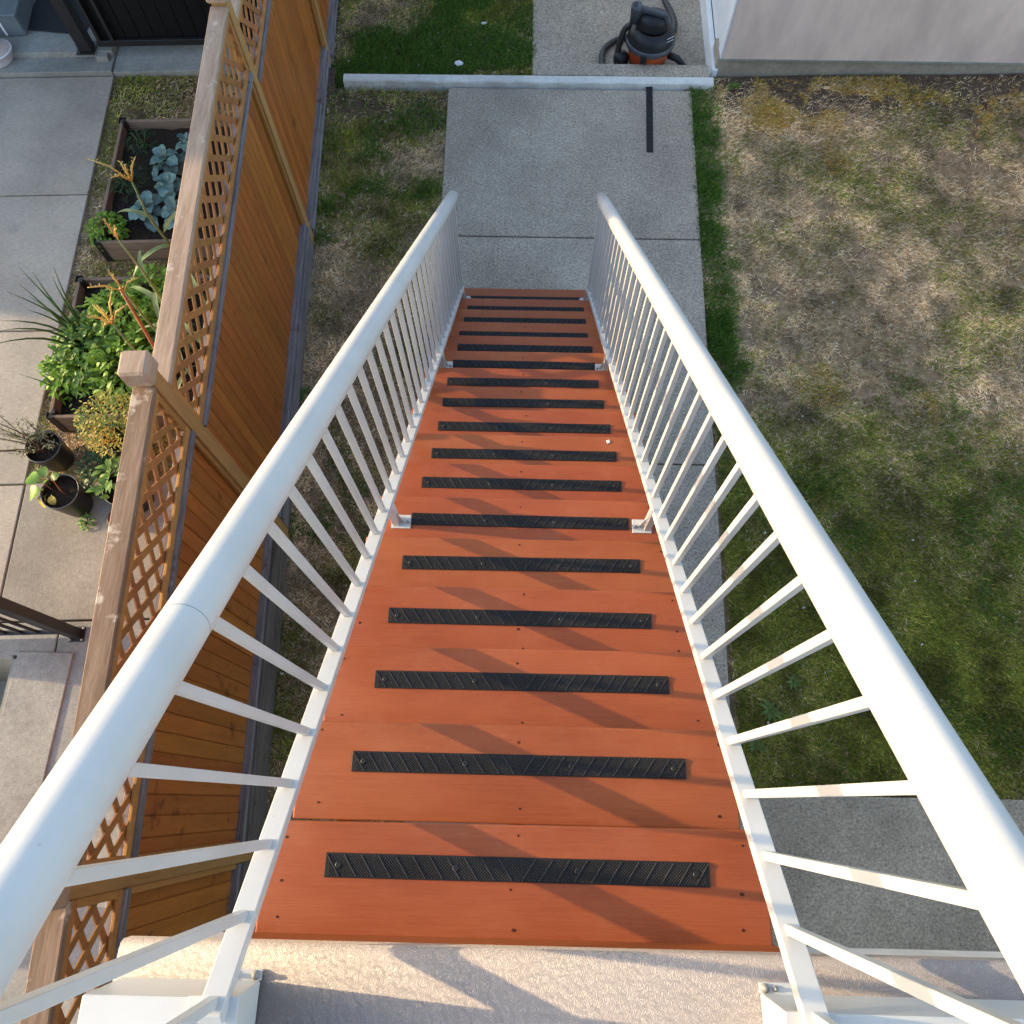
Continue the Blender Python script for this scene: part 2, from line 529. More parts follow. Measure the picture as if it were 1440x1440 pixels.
M['seam'] = m_plain('paint_crack_seam', (0.27, 0.27, 0.27), 0.6)  # grey crack line in the rail's paint
M['beige'] = m_plain('beige_lid', (0.62, 0.50, 0.42), 0.5)
M['vac_orange'] = m_plain('orange_plastic', (0.42, 0.075, 0.018), 0.38, 0.5, 0.06)
M['vac_black'] = m_plain('black_plastic', (0.014, 0.015, 0.018), 0.45, 0.35, 0.1)
M['vac_grey'] = m_plain('charcoal_plastic', (0.055, 0.062, 0.07), 0.42, 0.5, 0.1)
t = NT('ribbed_hose')
wv = t.n('ShaderNodeTexWave', wave_type='RINGS')
wv.inputs['Scale'].default_value = 22
t.link(t.pos, wv.inputs['Vector'])
M['hose'] = t.out((0.022, 0.023, 0.026), 0.42, wv.outputs['Fac'], 0.004, 0.7)
M['paper'] = m_plain('scrap_paper', (0.75, 0.76, 0.78), 0.7, 0.3, 0.04)
M['siding'] = m_plain('house_siding', (0.45, 0.42, 0.39), 0.8)
M['roof'] = m_plain('roof_shingle', (0.09, 0.085, 0.08), 0.9)
M['bark'] = m_plain('tree_bark', (0.10, 0.075, 0.055), 0.9)

# ================================================================== GROUND
TH = math.atan(0.045)                  # the fence and the neighbour's lot are turned a little
CT, ST = math.cos(TH), math.sin(TH)
FX = -1.72


def lot(x, y, z=0.0):                  # neighbour-lot coordinates to world
    return (FX + x * CT - y * ST, x * ST + y * CT, z)


def sheet(name, xs, ys, zf, mat, skip=()):
    vs_ = [(x, y, zf(x, y)) for y in ys for x in xs]
    nx = len(xs)
    fs = [(j * nx + i, j * nx + i + 1, (j + 1) * nx + i + 1, (j + 1) * nx + i)
          for j in range(len(ys) - 1) for i in range(nx - 1) if (i, j) not in skip]
    me = bpy.data.meshes.new(name)
    me.from_pydata(vs_, [], fs)
    me.materials.append(mat)
    return inst(name, me)


gx = [-150, -6.5, -3.62, 150]
gy = [-150, -0.35, 1.04, 6.70, 6.745, 150]
setp(sheet('ground', gx, gy, lambda x, y: -0.24 if y > 6.72 else -0.09, M['soil'], {(1, 1)}), kind='structure')


def soil_h(x, y):
    return (-0.03 + 0.02 * (fbm(x, y, 1.6, 3) - 0.5) + 0.085 * np.clip((x - 1.9) / 3, 0, 1.3) * np.clip((y - 4.3) / 2.3, 0, 1) ** 1.5)


def lawn_patch(name, x0, x1, y0, y1, step, hf):
    xs = np.arange(x0, x1 + step * .5, step)
    ys = np.arange(y0, y1 + step * .5, step)
    return setp(sheet(name, list(xs), list(ys), lambda x, y: float(hf(x, y)), M['soil']), kind='structure')


lawn_patch('lawn', 1.50, 6.5, 0.255, 6.83, 0.1, soil_h)
lawn_patch('lawn_strip', -2.0, -0.70, -1.4, 6.64, 0.1, soil_h)
far_h = lambda x, y: -0.17 + 0.02 * (fbm(x, y, 1.6, 3) - 0.5)
lawn_patch('lower_lawn', -2.1, 0.1, 6.75, 11.0, 0.12, far_h)
side_h = lambda x, y: -0.03 + 0.02 * (fbm(x, y, 1.6, 2) - 0.5)
lawn_patch('garden_strip', -4.2, -1.9, 2.3, 6.9, 0.1, side_h)


# grass: tens of thousands of thin blades, each with the colour of living or dry grass
def blades(name, x, y, z, col, length, width, lean, parent=None):
    n = len(x)
    az = RNG.random(n) * 2 * np.pi
    dx, dy = np.cos(az), np.sin(az)
    sl, cl = np.sin(lean), np.cos(lean)
    az2 = az + np.pi / 2 + RNG.normal(0, .5, n)
    wx, wy = np.cos(az2) * width / 2, np.sin(az2) * width / 2
    co = np.empty((n, 4, 3))
    co[:, 0] = np.stack([x - wx, y - wy, z], 1)
    co[:, 1] = np.stack([x + wx, y + wy, z], 1)
    mid = np.stack([x + dx * sl * length * .5, y + dy * sl * length * .5, z + cl * length * .62], 1)
    co[:, 2] = mid + np.stack([wx, wy, wx * 0], 1) * .8
    co[:, 3] = np.stack([x + dx * sl * length * 1.05, y + dy * sl * length * 1.05, z + cl * length * .9], 1)
    me = bpy.data.meshes.new(name)
    me.vertices.add(n * 4)
    me.vertices.foreach_set('co', co.ravel())
    tri = np.array([[0, 1, 2], [0, 2, 3]])
    idx = (np.arange(n)[:, None, None] * 4 + tri[None]).ravel()
    me.loops.add(n * 6)
    me.loops.foreach_set('vertex_index', idx)
    me.polygons.add(n * 2)
    me.polygons.foreach_set('loop_start', np.arange(n * 2) * 3)
    at = me.color_attributes.new('tint', 'FLOAT_COLOR', 'POINT')
    c4 = np.ones((n, 4, 4))
    c4[:, :, :3] = col[:, None, :]
    at.data.foreach_set('color', c4.ravel())
    me.update()
    me.validate()
    me.materials.append(M['grass'])
    return setp(inst(name, me), kind='stuff')


STRAW = np.array([[.78, .58, .34], [.58, .40, .20], [.86, .70, .48], [.34, .22, .11]])
GREEN = np.array([[.30, .32, .05], [.23, .27, .04], [.44, .39, .085], [.13, .175, .026]])
LUSH = np.array([[.11, .22, .03], [.08, .17, .026], [.17, .28, .045], [.10, .20, .03]])
YELLOW = np.array([[.62, .38, .06], [.52, .31, .06], [.46, .36, .08], [.64, .46, .13]])


def pick(pal, n):
    c = pal[RNG.integers(0, 4, n)]
    return c * RNG.uniform(.75, 1.25, (n, 1))


def grow(name, x0, x1, y0, y1, dens, greenf, baref, hf, yellowf=None, lushf=None, ok=None, lmul=1.0):
    n = int((x1 - x0) * (y1 - y0) * dens)
    x, y = RNG.uniform(x0, x1, n), RNG.uniform(y0, y1, n)
    keep = RNG.random(n) > baref(x, y)
    if ok is not None: keep &= ok(x, y)
    x, y = x[keep], y[keep]
    n = len(x)
    g = np.clip(greenf(x, y), 0, 1)
    isg = RNG.random(n) < g
    col = np.where(isg[:, None], pick(GREEN, n), pick(STRAW, n))
    tone = ((0.25 + 1.5 * fbm(x, y, 5.5, 4)) * (0.62 + 0.76 * fbm(x, y, 1.9, 0)))[:, None]          # clumps of fresher and older growth
    col = col * tone
    ln = np.where(isg, RNG.uniform(.025, .06, n), RNG.uniform(.022, .062, n)) * lmul
    lean = np.where(isg, RNG.uniform(.5, 1.35, n), RNG.uniform(1.05, 1.5, n))
    if lushf is not None:
        lu = RNG.random(n) < lushf(x, y)
        col = np.where(lu[:, None], pick(LUSH, n), col)
        ln = np.where(lu, RNG.uniform(.04, .08, n), ln)
        lean = np.where(lu, RNG.uniform(.2, 1.1, n), lean)
    if yellowf is not None:
        ye = RNG.random(n) < yellowf(x, y)
        col = np.where(ye[:, None], pick(YELLOW, n), col)
    wd = RNG.uniform(.0035, .0075, n)
    return blades(name, x, y, hf(x, y), col, ln, wd, lean)


sst = lambda a, b, v: np.clip((v - a) / (b - a), 0, 1) ** 2 * (3 - 2 * np.clip((v - a) / (b - a), 0, 1))


def g_right(x, y):
    n1 = fbm(x, y, 1.3, 1)
    n2 = fbm(x, y, 3.2, 2)
    base = .92 - 0.87 * sst(1.7, 4.4, y + 1.1 * (n1 - .5) + 0.35 * np.clip(x - 2.3, -1, 2))
    return base + (1.3 - .45 * sst(3.6, 5.0, y)) * (n1 - .5) * sst(1.0, 3.0, y) + 0.6 * (n2 - .5)


def bare_right(x, y):
    n = fbm(x, y, 3.5, 5)
    wall = sst(6.05, 6.6, y + .5 * (fbm(x, y, 2, 3) - .5)) * .93
    wall = wall * (1 - .75 * sst(.52, .66, fbm(x, y, 3.4, 4)))
    return np.clip(np.maximum(wall, .10 + 1.3 * sst(.6, .8, n) * sst(2.0, 4.0, y)), 0, .96)


grow('lawn_grass', 1.54, 5.9, 0.27, 6.82, 23000, g_right, bare_right, soil_h,
     lambda x, y: .5 * sst(.5, .62, fbm(x, y, 3.4, 4)) * sst(5.95, 6.3, y) * sst(1.72, 1.9, x) + .35 * sst(.66, .78, fbm(x, y, 2.0, 2)) * sst(1.5, 3.5, y),
     lambda x, y: (1 - sst(1.68, 1.90, x + .34 * (fbm(x, y, 3, 1) - .5))) * sst(2.3, 3.2, y) * (.35 + .6 * sst(.35, .6, fbm(x, y, 3.4, 2))) + .22 * sst(.55, .8, fbm(x, y, 2.2, 5)) * (1 - sst(2.8, 4.2, y)))


def g_left(x, y):
    return 0.16 + 0.75 * sst(4.7, 6.3, y) * (.4 + fbm(x, y, 1.6, 2)) + 1.9 * (fbm(x, y, 1.8, 1) - .52) + .35 * (1 - sst(1.0, 2.6, y))


grow('lawn_strip_grass', -1.95, -0.78, -1.3, 6.61, 18000, g_left,
     lambda x, y: np.clip(.30 + 1.7 * (fbm(x, y, 2.6, 5) - .42), .1, .9), soil_h,
     None, lambda x, y: .5 * sst(.58, .72, fbm(x, y, 2.4, 3)))
grow('lower_lawn_grass', -2.0, 0.04, 6.78, 10.5, 14500,
     lambda x, y: .72 + 2.2 * (fbm(x, y, 1.5, 3) - .55), lambda x, y: np.clip(.15 + 1.3 * (fbm(x, y, 3, 2) - .5), .05, .8), far_h,
     None, lambda x, y: .75 * sst(.42, .6, fbm(x, y, 1.7, 5)))


def in_lot(x, y):
    lx = (x - FX) * CT + y * ST
    ly = -(x - FX) * ST + y * CT
    k = (lx > -2.04) & (lx < -.12) & (ly > 2.5) & (ly < 6.85)
    for (b0, b1) in ((2.92, 4.33), (4.62, 6.10)):
        k &= ~((lx > -1.84) & (lx < -.5) & (ly > b0) & (ly < b1))
    return k


grow('garden_strip_grass', -4.15, -1.9, 2.4, 6.9, 9000, lambda x, y: .45 + 2.2 * (fbm(x, y, 1.8, 3) - .5),
     lambda x, y: np.clip(.25 + 1.4 * (fbm(x, y, 2.6, 1) - .45), .1, .9), side_h, ok=in_lot)

# pale pebbles and dead leaf bits strewn over the lawns
pb = MB()
for (x0, x1, y0, y1, z, n_) in ((1.6, 5.6, .3, 6.8, .012, 150), (-1.9, -.8, -1, 6.5, .01, 90), (-1.9, 0, 6.8, 9.5, -.13, 30)):
    for _ in range(n_):
        x, y, s_ = random.uniform(x0, x1), random.uniform(y0, y1), random.uniform(.004, .011)
        pb.box(-s_, s_, -s_ * .7, s_ * .7, -s_ * .4, s_ * .4, rotm((x, y, z + float(soil_h(x, y)) + .03 if z > 0 else z), random.random() * 6, random.uniform(-.5, .5), random.uniform(-.5, .5)), s_ * .25)
setp(pb.build('pebbles', m_plain('pale_pebble', (0.48, 0.43, 0.36), 0.8, 0.3, 0.4, 3)), kind='stuff')
# broadleaf weeds in the lawn
wl = [MB().leaf(.10, .026, .5, .3, 5, .003).mesh('leaf', M['weed_leaf']) for _ in range(3)]
for (x, y, s, where) in ((1.77, .80, 1.0, 'larger leafy weed in the dark lawn nearest the patio edge beside the path'),
                         (1.64, .56, .75, 'small leafy weed squeezed against the path just above the patio'),
                         (1.95, 1.0, .7, 'pale leafy weed in the lawn a little out from the path near the patio'),
                         (-1.35, .9, .9, 'leafy weed in the shaded strip between fence and stairs'),
                         (1.98, 6.70, .9, 'dark weed growing against the garage foundation near its corner')):
    w = empty('weed', (x, y, -.02), random.random() * 6, where, 'weed', 'broadleaf weeds in the grass')
    for k in range(11):
        inst('leaf', wl[k % 3], w, (0, 0, .01), (0, -.35 - .5 * random.random(), k * 2.4), s * random.uniform(.7, 1.15))


# ------------------------------------------------------------------ path, patio, curb
def slab(parent, pts, ztop, mat, name='concrete_slab', thick=.10, bevel=.006):
    b = bmesh.new()
    lo = [b.verts.new((x, y, ztop - thick)) for x, y in pts]
    hi = [b.verts.new((x, y, ztop)) for x, y in pts]
    n = len(pts)
    b.faces.new(lo[::-1])
    tf = b.faces.new(hi)
    for k in range(n): b.faces.new((lo[k], lo[(k + 1) % n], hi[(k + 1) % n], hi[k]))
    if bevel: bmesh.ops.bevel(b, geom=list(tf.edges), offset=bevel, segments=2, profile=.5, affect='EDGES')
    m = MB()
    m.join(b)
    return m.build(name, mat, parent)


path = setp(MB().box(-.74, 1.46, -1.5, 6.60, -.088, -.05).build('path', M['joint']), kind='structure')
pl = lambda y: -.735 - .007 * y
pr = lambda y: 1.478 + .0135 * y
ends = [(-1.4, .236), (.246, 2.66), (2.672, 4.842), (4.856, 6.625)]
for y0, y1 in ends:
    slab(path, [(pl(y0), y0), (pr(y0), y0), (pr(y1), y1), (pl(y1), y1)], 0, M['path'], thick=.085)
patio = setp(MB().box(1.49, 7.0, -1.5, .22, -.088, -.05).build('patio', M['joint']), kind='structure')
slab(patio, [(1.487, -1.4), (3.9, -1.4), (3.9, .252), (1.487, .238)], 0, M['patio'], thick=.085)
slab(patio, [(3.912, -1.4), (7.0, -1.4), (7.0, .27), (3.912, .252)], 0, M['patio'], thick=.085)
lower_path = setp(MB().box(.05, 1.86, 6.94, 14, -.235, -.19).build('lower_path', M['joint']), kind='structure')
slab(lower_path, [(.03, 6.935), (1.86, 6.935), (1.86, 9.2), (.02, 9.2)], -.15, M['path'], thick=.08)
slab(lower_path, [(.02, 9.215), (1.86, 9.215), (1.86, 12), (.02, 12)], -.15, M['path'], thick=.08)

curb = empty('concrete_curb', (0, 6.68, 0), 0, 'low pale painted concrete curb running from the fence to the garage corner', 'curb')
c = MB()
n = 36
prev = None
for i in range(n + 1):
    x = -1.80 + 3.58 * i / n
    j = .006 * math.sin(i * 1.9) + random.uniform(-.004, .004)
    y0 = -.030 + .022 * i / n + j
    y1 = .062 + .02 * i / n
    ring = [c.bm.verts.new((x, y0 - .012, -.10)), c.bm.verts.new((x, y0, .033 + j * .3)), c.bm.verts.new((x, y0 + .012, .043)),
            c.bm.verts.new((x, y1 - .008, .045)), c.bm.verts.new((x, y1, .035)), c.bm.verts.new((x, y1, -.25))]
    if prev:
        for k in range(5): c.bm.faces.new((prev[k], ring[k], ring[k + 1], prev[k + 1]))
    else: c.bm.faces.new(ring)
    prev = ring
c.bm.faces.new(prev[::-1])
c.build('painted_top', M['pale_curb'], curb)
MB().box(.035, 1.745, .087, .245, -.30, .040, bevel=.006).build('concrete_step', M['path'], curb)

# garage on the right
gar = empty('garage', (1.84, 6.85, 0), 0, 'garage with pinkish grey stucco front and white side wall beyond the right lawn', 'garage')
MB().box(0, 8, 0, .14, .165, 3.0).build('stucco_wall', M['stucco'], gar)
MB().box(-.028, 8, -.006, .0, .150, .168).build('drip_edge', M['grey_conc'], gar)
MB().box(-.035, 8, .02, .3, -.3, .148).build('foundation', M['foundation'], gar)
MB().box(-.004, .13, .142, 6, .05, 3.0).build('side_wall', M['stucco_white'], gar)
MB().box(-.06, -.01, .0, 6, -.3, .045, bevel=.004).build('side_foundation', M['stucco_white'], gar)
MB().box(-.022, -.0045, -.0035, .14, .17, 3.0).build('corner_trim', M['stucco_white'], gar)

# spare strip lying on the path
sp = MB().box(-.031, .031, -.457, .457, .001, .007, bevel=.0015)
for k in range(-9, 10):
    sp.box(-.030, .030, k * .048 - .002, k * .048 + .002, .007, .0085)
o = sp.build('rubber_strip', M['rubber'], None, (1.152, 6.30, 0), (0, 0, -.035))
setp(o, 'loose black rubber strip lying lengthwise on the concrete path near the curb', 'rubber strip')
# litter
for (x, y, z, s, lab) in ((-.483, 7.686, -.13, .034, 'white scrap of litter in the green lawn beyond the curb, farther from it'),
                          (-.714, 7.10, -.12, .05, 'crumpled white litter in the grass just behind the curb')):
    b = bmesh.new()
    bmesh.ops.create_icosphere(b, subdivisions=1, radius=s)
    for v in b.verts: v.co = Vector((v.co.x * random.uniform(.6, 1.2), v.co.y * random.uniform(.3, .8), v.co.z * random.uniform(.2, .5)))
    m = MB()
    m.join(b)
    setp(m.build('litter', M['paper'], None, (x, y, z)), lab, 'litter', 'white litter on the grass')

# ================================================================== HOUSE, DECK, STAIRS
ZD = 18 * RISE
house = empty('house', (0, -1.6, 0), 0, 'lower house wall under the deck behind the head of the stairs', 'house')
MB().box(-1.4, 7, -.2, 0, 0, ZD - .3).build('wall', M['siding'], house)
MB().box(-.5, .5, .001, .04, .02, 2.05, bevel=.004).build('door', M['fascia'], house)

deck = empty('deck', (0, -.13, ZD), 0, 'raised deck covered in embossed beige vinyl at the head of the stairs', 'deck')
d = bmesh.new()
prof = [(-1.45, -.05), (-1.45, 0), (-.035, 0), (-.018, -.001), (-.006, -.006), (0, -.016), (.0, -.03), (0, -.052)]
rows = [[d.verts.new((x, y, z)) for y, z in prof] for x in (-.82, 3.2)]
for k in range(len(prof) - 1):
    f = d.faces.new((rows[0][k], rows[1][k], rows[1][k + 1], rows[0][k + 1]))
    f.smooth = True
d.faces.new(rows[0])
d.faces.new(rows[1][::-1])
m = MB()
m.join(d)
m.build('vinyl_surface', M['deck'], deck)
MB().box(-.79, 3.19, -1.44, -.022, -.28, -.055).build('deck_frame', M['fascia'], deck)
MB().box(-.615, .60, -.0205, -.010, -.24, -.054).build('riser_board', M['tread'], deck)
for sgn, x0, x1 in ((-1, -.80, -.517), (1, .499, 3.15)):
    cb = MB().box(x0, x1, -.36, -.066, .002, .160, bevel=.003).build('curb_box', M['white_box'], deck)
    fx = (-.60, -.515) if sgn < 0 else (.497, .582)
    fl = MB().box(fx[0], fx[1], -.066, -.046, .002, .005).build('flange', M['white_box'], cb)
    for bx in ((-.575, -.527) if sgn < 0 else (.508, .528)):
        r_ = .009 if sgn < 0 or bx < .52 else .006
        MB().lathe([(r_, 0), (r_, .004), (r_ * .55, .0045), (r_ * .55, .010), (r_ * .3, .012), (0, .012)], 10, (bx, -.056, .005)).build('bolt', M['steel'], cb)
# guard rails round the deck, mostly outside the frame
for lab, a, b_, nb in (('white guard railing along the left edge of the deck', (-.66, -.40), (-.66, -1.45), 9),
                       ('white guard railing along the right front edge of the deck', (.72, -.33), (3.1, -.33), 19)):
    g = empty('deck_guard', (a[0], a[1], ZD + .16), 0, lab, 'railing', 'deck guard railings')
    dv = Vector((b_[0] - a[0], b_[1] - a[1], 0))
    MB().tube([(0, 0, .88), dv + Vector((0, 0, .88))], .0415, 20).build('top_rail', M['white'], g)
    MB().bar((0, 0, .075), dv + Vector((0, 0, .075)), .045, .03).build('bottom_rail', M['white'], g)
    bal = MB().box(-.0095, .0095, -.0095, .0095, .09, .85).mesh('baluster', M['white'])
    pst = MB().box(-.025, .025, -.025, .025, 0, .86, bevel=.002).mesh('post', M['white'])
    for k in range(nb): inst('baluster', bal, g, dv * ((k + .5) / nb))
    for k in (0, 1): inst('post', pst, g, dv * k)

stairs = empty('staircase', (0, 0, 0), 0, 'long straight flight of red stained wooden stairs with black rubber grip strips', 'staircase')
tread_me = MB().box(-.60, .60, -.1525, .1035, -.040, 0, bevel=.0045, seg=3).mesh('tread', M['tread'])
for pol in tread_me.polygons: pol.use_smooth = False
# grip strip: slab, studs and chevron ridges
strip_me = MB().box(-.457, .457, -.027, .027, .0005, .0045, bevel=.001).mesh('grip_strip', M['rubber'])
g = MB()
bmv = g.bm
ridge_k = 0.82
P_ = .0072


def stud(x, y, z, s, h):
    a = [bmv.verts.new((x + dx * s, y + dy * s, z)) for dx, dy in ((1, 0), (0, 1), (-1, 0), (0, -1))]
    q = [bmv.verts.new((x + dx * s * .45, y + dy * s * .45, z + h)) for dx, dy in ((1, 0), (0, 1), (-1, 0), (0, -1))]
    bmv.faces.new(q)
    for k in range(4): bmv.faces.new((a[k], a[(k + 1) % 4], q[(k + 1) % 4], q[k]))


for i in range(-62, 63):
    for j in range(-3, 4):
        for off in (0, .5):
            x, y = (i + off) * P_, (j + off) * P_
            if abs(x) > .449 or abs(y) > .0225: continue
            if min(abs(x - cx) ** 2 + y * y for cx in (-.425, -.145, .145, .425)) < .011 ** 2: continue
            stud(x, y, .0044, .0022, .0016)
stud_me = g.mesh('studs', M['stud'])
g = MB()
for sgn in (-1, 1):
    for k in range(11):
        x = sgn * (.012 + .041 * k)
        g.bar((x, -.0235, .0062), (x + sgn * .032, .0235, .0062), .0022, .0022)
ridge_me = g.mesh('ridges', M['rubber_glint'])
g = MB()
for cx in (-.425, -.145, .145, .425):
    g.lathe([(.0085, .0045), (.0085, .0062), (.005, .0072), (.0022, .0064), (0, .0064)], 10, (cx, 0, 0))
ssc_me = g.mesh('strip_screws', M['strip_screw'])
for i in range(17):
    tr = inst('tread', tread_me, stairs, (random.uniform(-.006, .006), i * RUN, (17 - i) * RISE), (random.uniform(-.003, .003), 0, random.uniform(-.003, .003)))
    gs = inst('grip_strip', strip_me, tr, (random.uniform(-.006, .006), random.uniform(-.005, .006) + (.008 if i == 14 else 0), 0), (0, 0, random.uniform(-.006, .004)))
    rd = inst('ridges', ridge_me, tr, gs.location, gs.rotation_euler)
    rd['kind'] = 'stuff'
    rd = inst('studs', stud_me, tr, gs.location, gs.rotation_euler)
    rd['kind'] = 'stuff'
    rd = inst('strip_screws', ssc_me, tr, gs.location, gs.rotation_euler)
    rd['kind'] = 'stuff'
    s = MB()
    for px in (-.545, 0, .545):
        for py in (-.115, -.04, .075) if i in (0, 3) else (-.11, .07):
            x, y = px + random.uniform(-.015, .015), py + random.uniform(-.012, .012)
            q_ = random.uniform(.7, 1.1)
            s.lathe([(.0044 * q_, .0003), (.0034 * q_, .0009), (.0016, .0005), (0, .0005)], 8, (x, y, 0), random.uniform(.8, 1.5), 1)
    so = s.build('screws', M['screw_dark'], tr)
    so['kind'] = 'stuff'
for x in (-.47, 0, .47):
    MB().bar((x, -.09, 17 * RISE - .26), (x, 4.03, 17 * RISE - .26 - 4.12 * RISE / RUN), .04, .24, (0, 0, 1)).build('stringer', M['stringer'], stairs)
# a pale chip on a tread
setp(MB().box(-.008, .008, -.007, .009, 0, .004, bevel=.001).build('pale_chip', M['paper'], None, (.425, 7 * RUN + .075, 10 * RISE + .001), (0, 0, .4)),
     'tiny pale chip lying on a red stair tread near the right railing', 'litter')

# railings
SL = .818
rail_len = 4.12
zb = lambda y: 3.724 - .838 * y          # top face of the bottom rail
zt = lambda y: 4.622 - SL * y          # axis of the top rail
bal_cache = {}
for side, lab in ((-1, 'white aluminium stair railing on the left, nearer the wooden fence'), (1, 'white aluminium stair railing on the right, next to the lawn')):
    X = lambda y: side * (.546 - .006 * y)
    rl = empty('stair_railing', (side * .55, 0, 0), 0, lab, 'railing', 'railings of the staircase')
    L = lambda p: (p[0] - side * .55, p[1], p[2])
    yt = -.42
    pts = [(X(-1.3), -1.45, zt(yt) + .02), (X(-.6), -.62, zt(yt) + .02), (X(-.5), -.50, zt(yt) - .0), (X(-.4), -.38, zt(-.38))]
    pts += [(X(y), y, zt(y)) for y in np.linspace(-.2, rail_len - .012, 12)]
    MB().tube([L(p) for p in pts], .0415, 28).build('top_rail', M['white'], rl)
    y = rail_len
    cap_o = MB().lathe([(.0428, -.012), (.0428, .004), (.040, .010), (.028, .016), (0, .018)], 28).build('end_cap', M['white'], rl, L((X(y), y - .002, zt(y))))
    dirv = Vector((0, 1, -SL)).normalized()
    cap_o.rotation_euler = dirv.to_track_quat('Z', 'Y').to_euler()
    if side < 0:
        ys_ = .41
        MB().tube([L((X(ys_ - .0007), ys_ - .0007, zt(ys_ - .0007))), L((X(ys_ + .0007), ys_ + .0007, zt(ys_ + .0007)))], .04165, 28).build('rail_seam', M['seam'], rl)
    a, b_ = Vector((X(-.215), -.215, zb(-.215))), Vector((X(rail_len - .03), rail_len - .03, zb(rail_len - .03)))
    nrm = Vector((0, SL, 1)).normalized()
    MB().bar(L(a - nrm * .014), L(b_ - nrm * .014), .046, .028, (0, 0, 1), .002).build('bottom_rail', M['white'], rl)
    for k in range(-2, 32):
        y = .058 + .1275 * k
        if y > rail_len - .04: break
        z0, z1 = zb(y) - .006, zt(y) - .035
        h = round(z1 - z0, 3)
        if h not in bal_cache: bal_cache[h] = MB().box(-.0095, .0095, -.0095, .0095, 0, h, bevel=.0012).mesh('baluster', M['white'])
        inst('baluster', bal_cache[h], rl, L((X(y), y, z0)))
    ye = rail_len - .045
    MB().box(-.016, .016, -.016, .016, 0, zt(ye) - .03 - (zb(ye) - .05), bevel=.0015).build('end_post', M['white'], rl, L((X(ye), ye, zb(ye) - .05)))
    # foot of the rail on the deck box
    MB().box(-.052, .040, -.030, .030, 0, .006, bevel=.001).build('base_plate', M['white'], rl, L((X(-.215), -.222, ZD + .1605)))
    bo = MB().lathe([(.008, 0), (.008, .005), (.005, .009), (0, .010)], 10).build('bolt', M['white'], rl, L((X(-.215) - side * -.044, -.235, ZD + .167)))
    # support feet on the treads
    for ti in (5, 11, 16):
        yf, zf = ti * RUN - .012, (17 - ti) * RISE
        xf = X(yf)
        ft = MB().box(-.014, .014, -.02, .02, .004, zb(yf) - .02 - zf, bevel=.0015).build('support_post', M['white'], rl, L((xf - side * .012, yf, zf)))
        MB().box(-.040, .040, -.03, .03, 0.0005, .005, bevel=.001).build('foot_plate', M['white'], ft, (-side * .022, 0, 0))
        MB().bar((-side * .02, 0, .004), (-side * .001, 0, .10), .03, .004, (0, 1, 0)).build('gusset', M['white'], ft)
        MB().lathe([(.008, 0.005), (.008, .010), (.0045, .011), (.0045, .016), (0, .017)], 8, (-side * .048, -.004, 0)).build('bolt', M['steel'], ft)

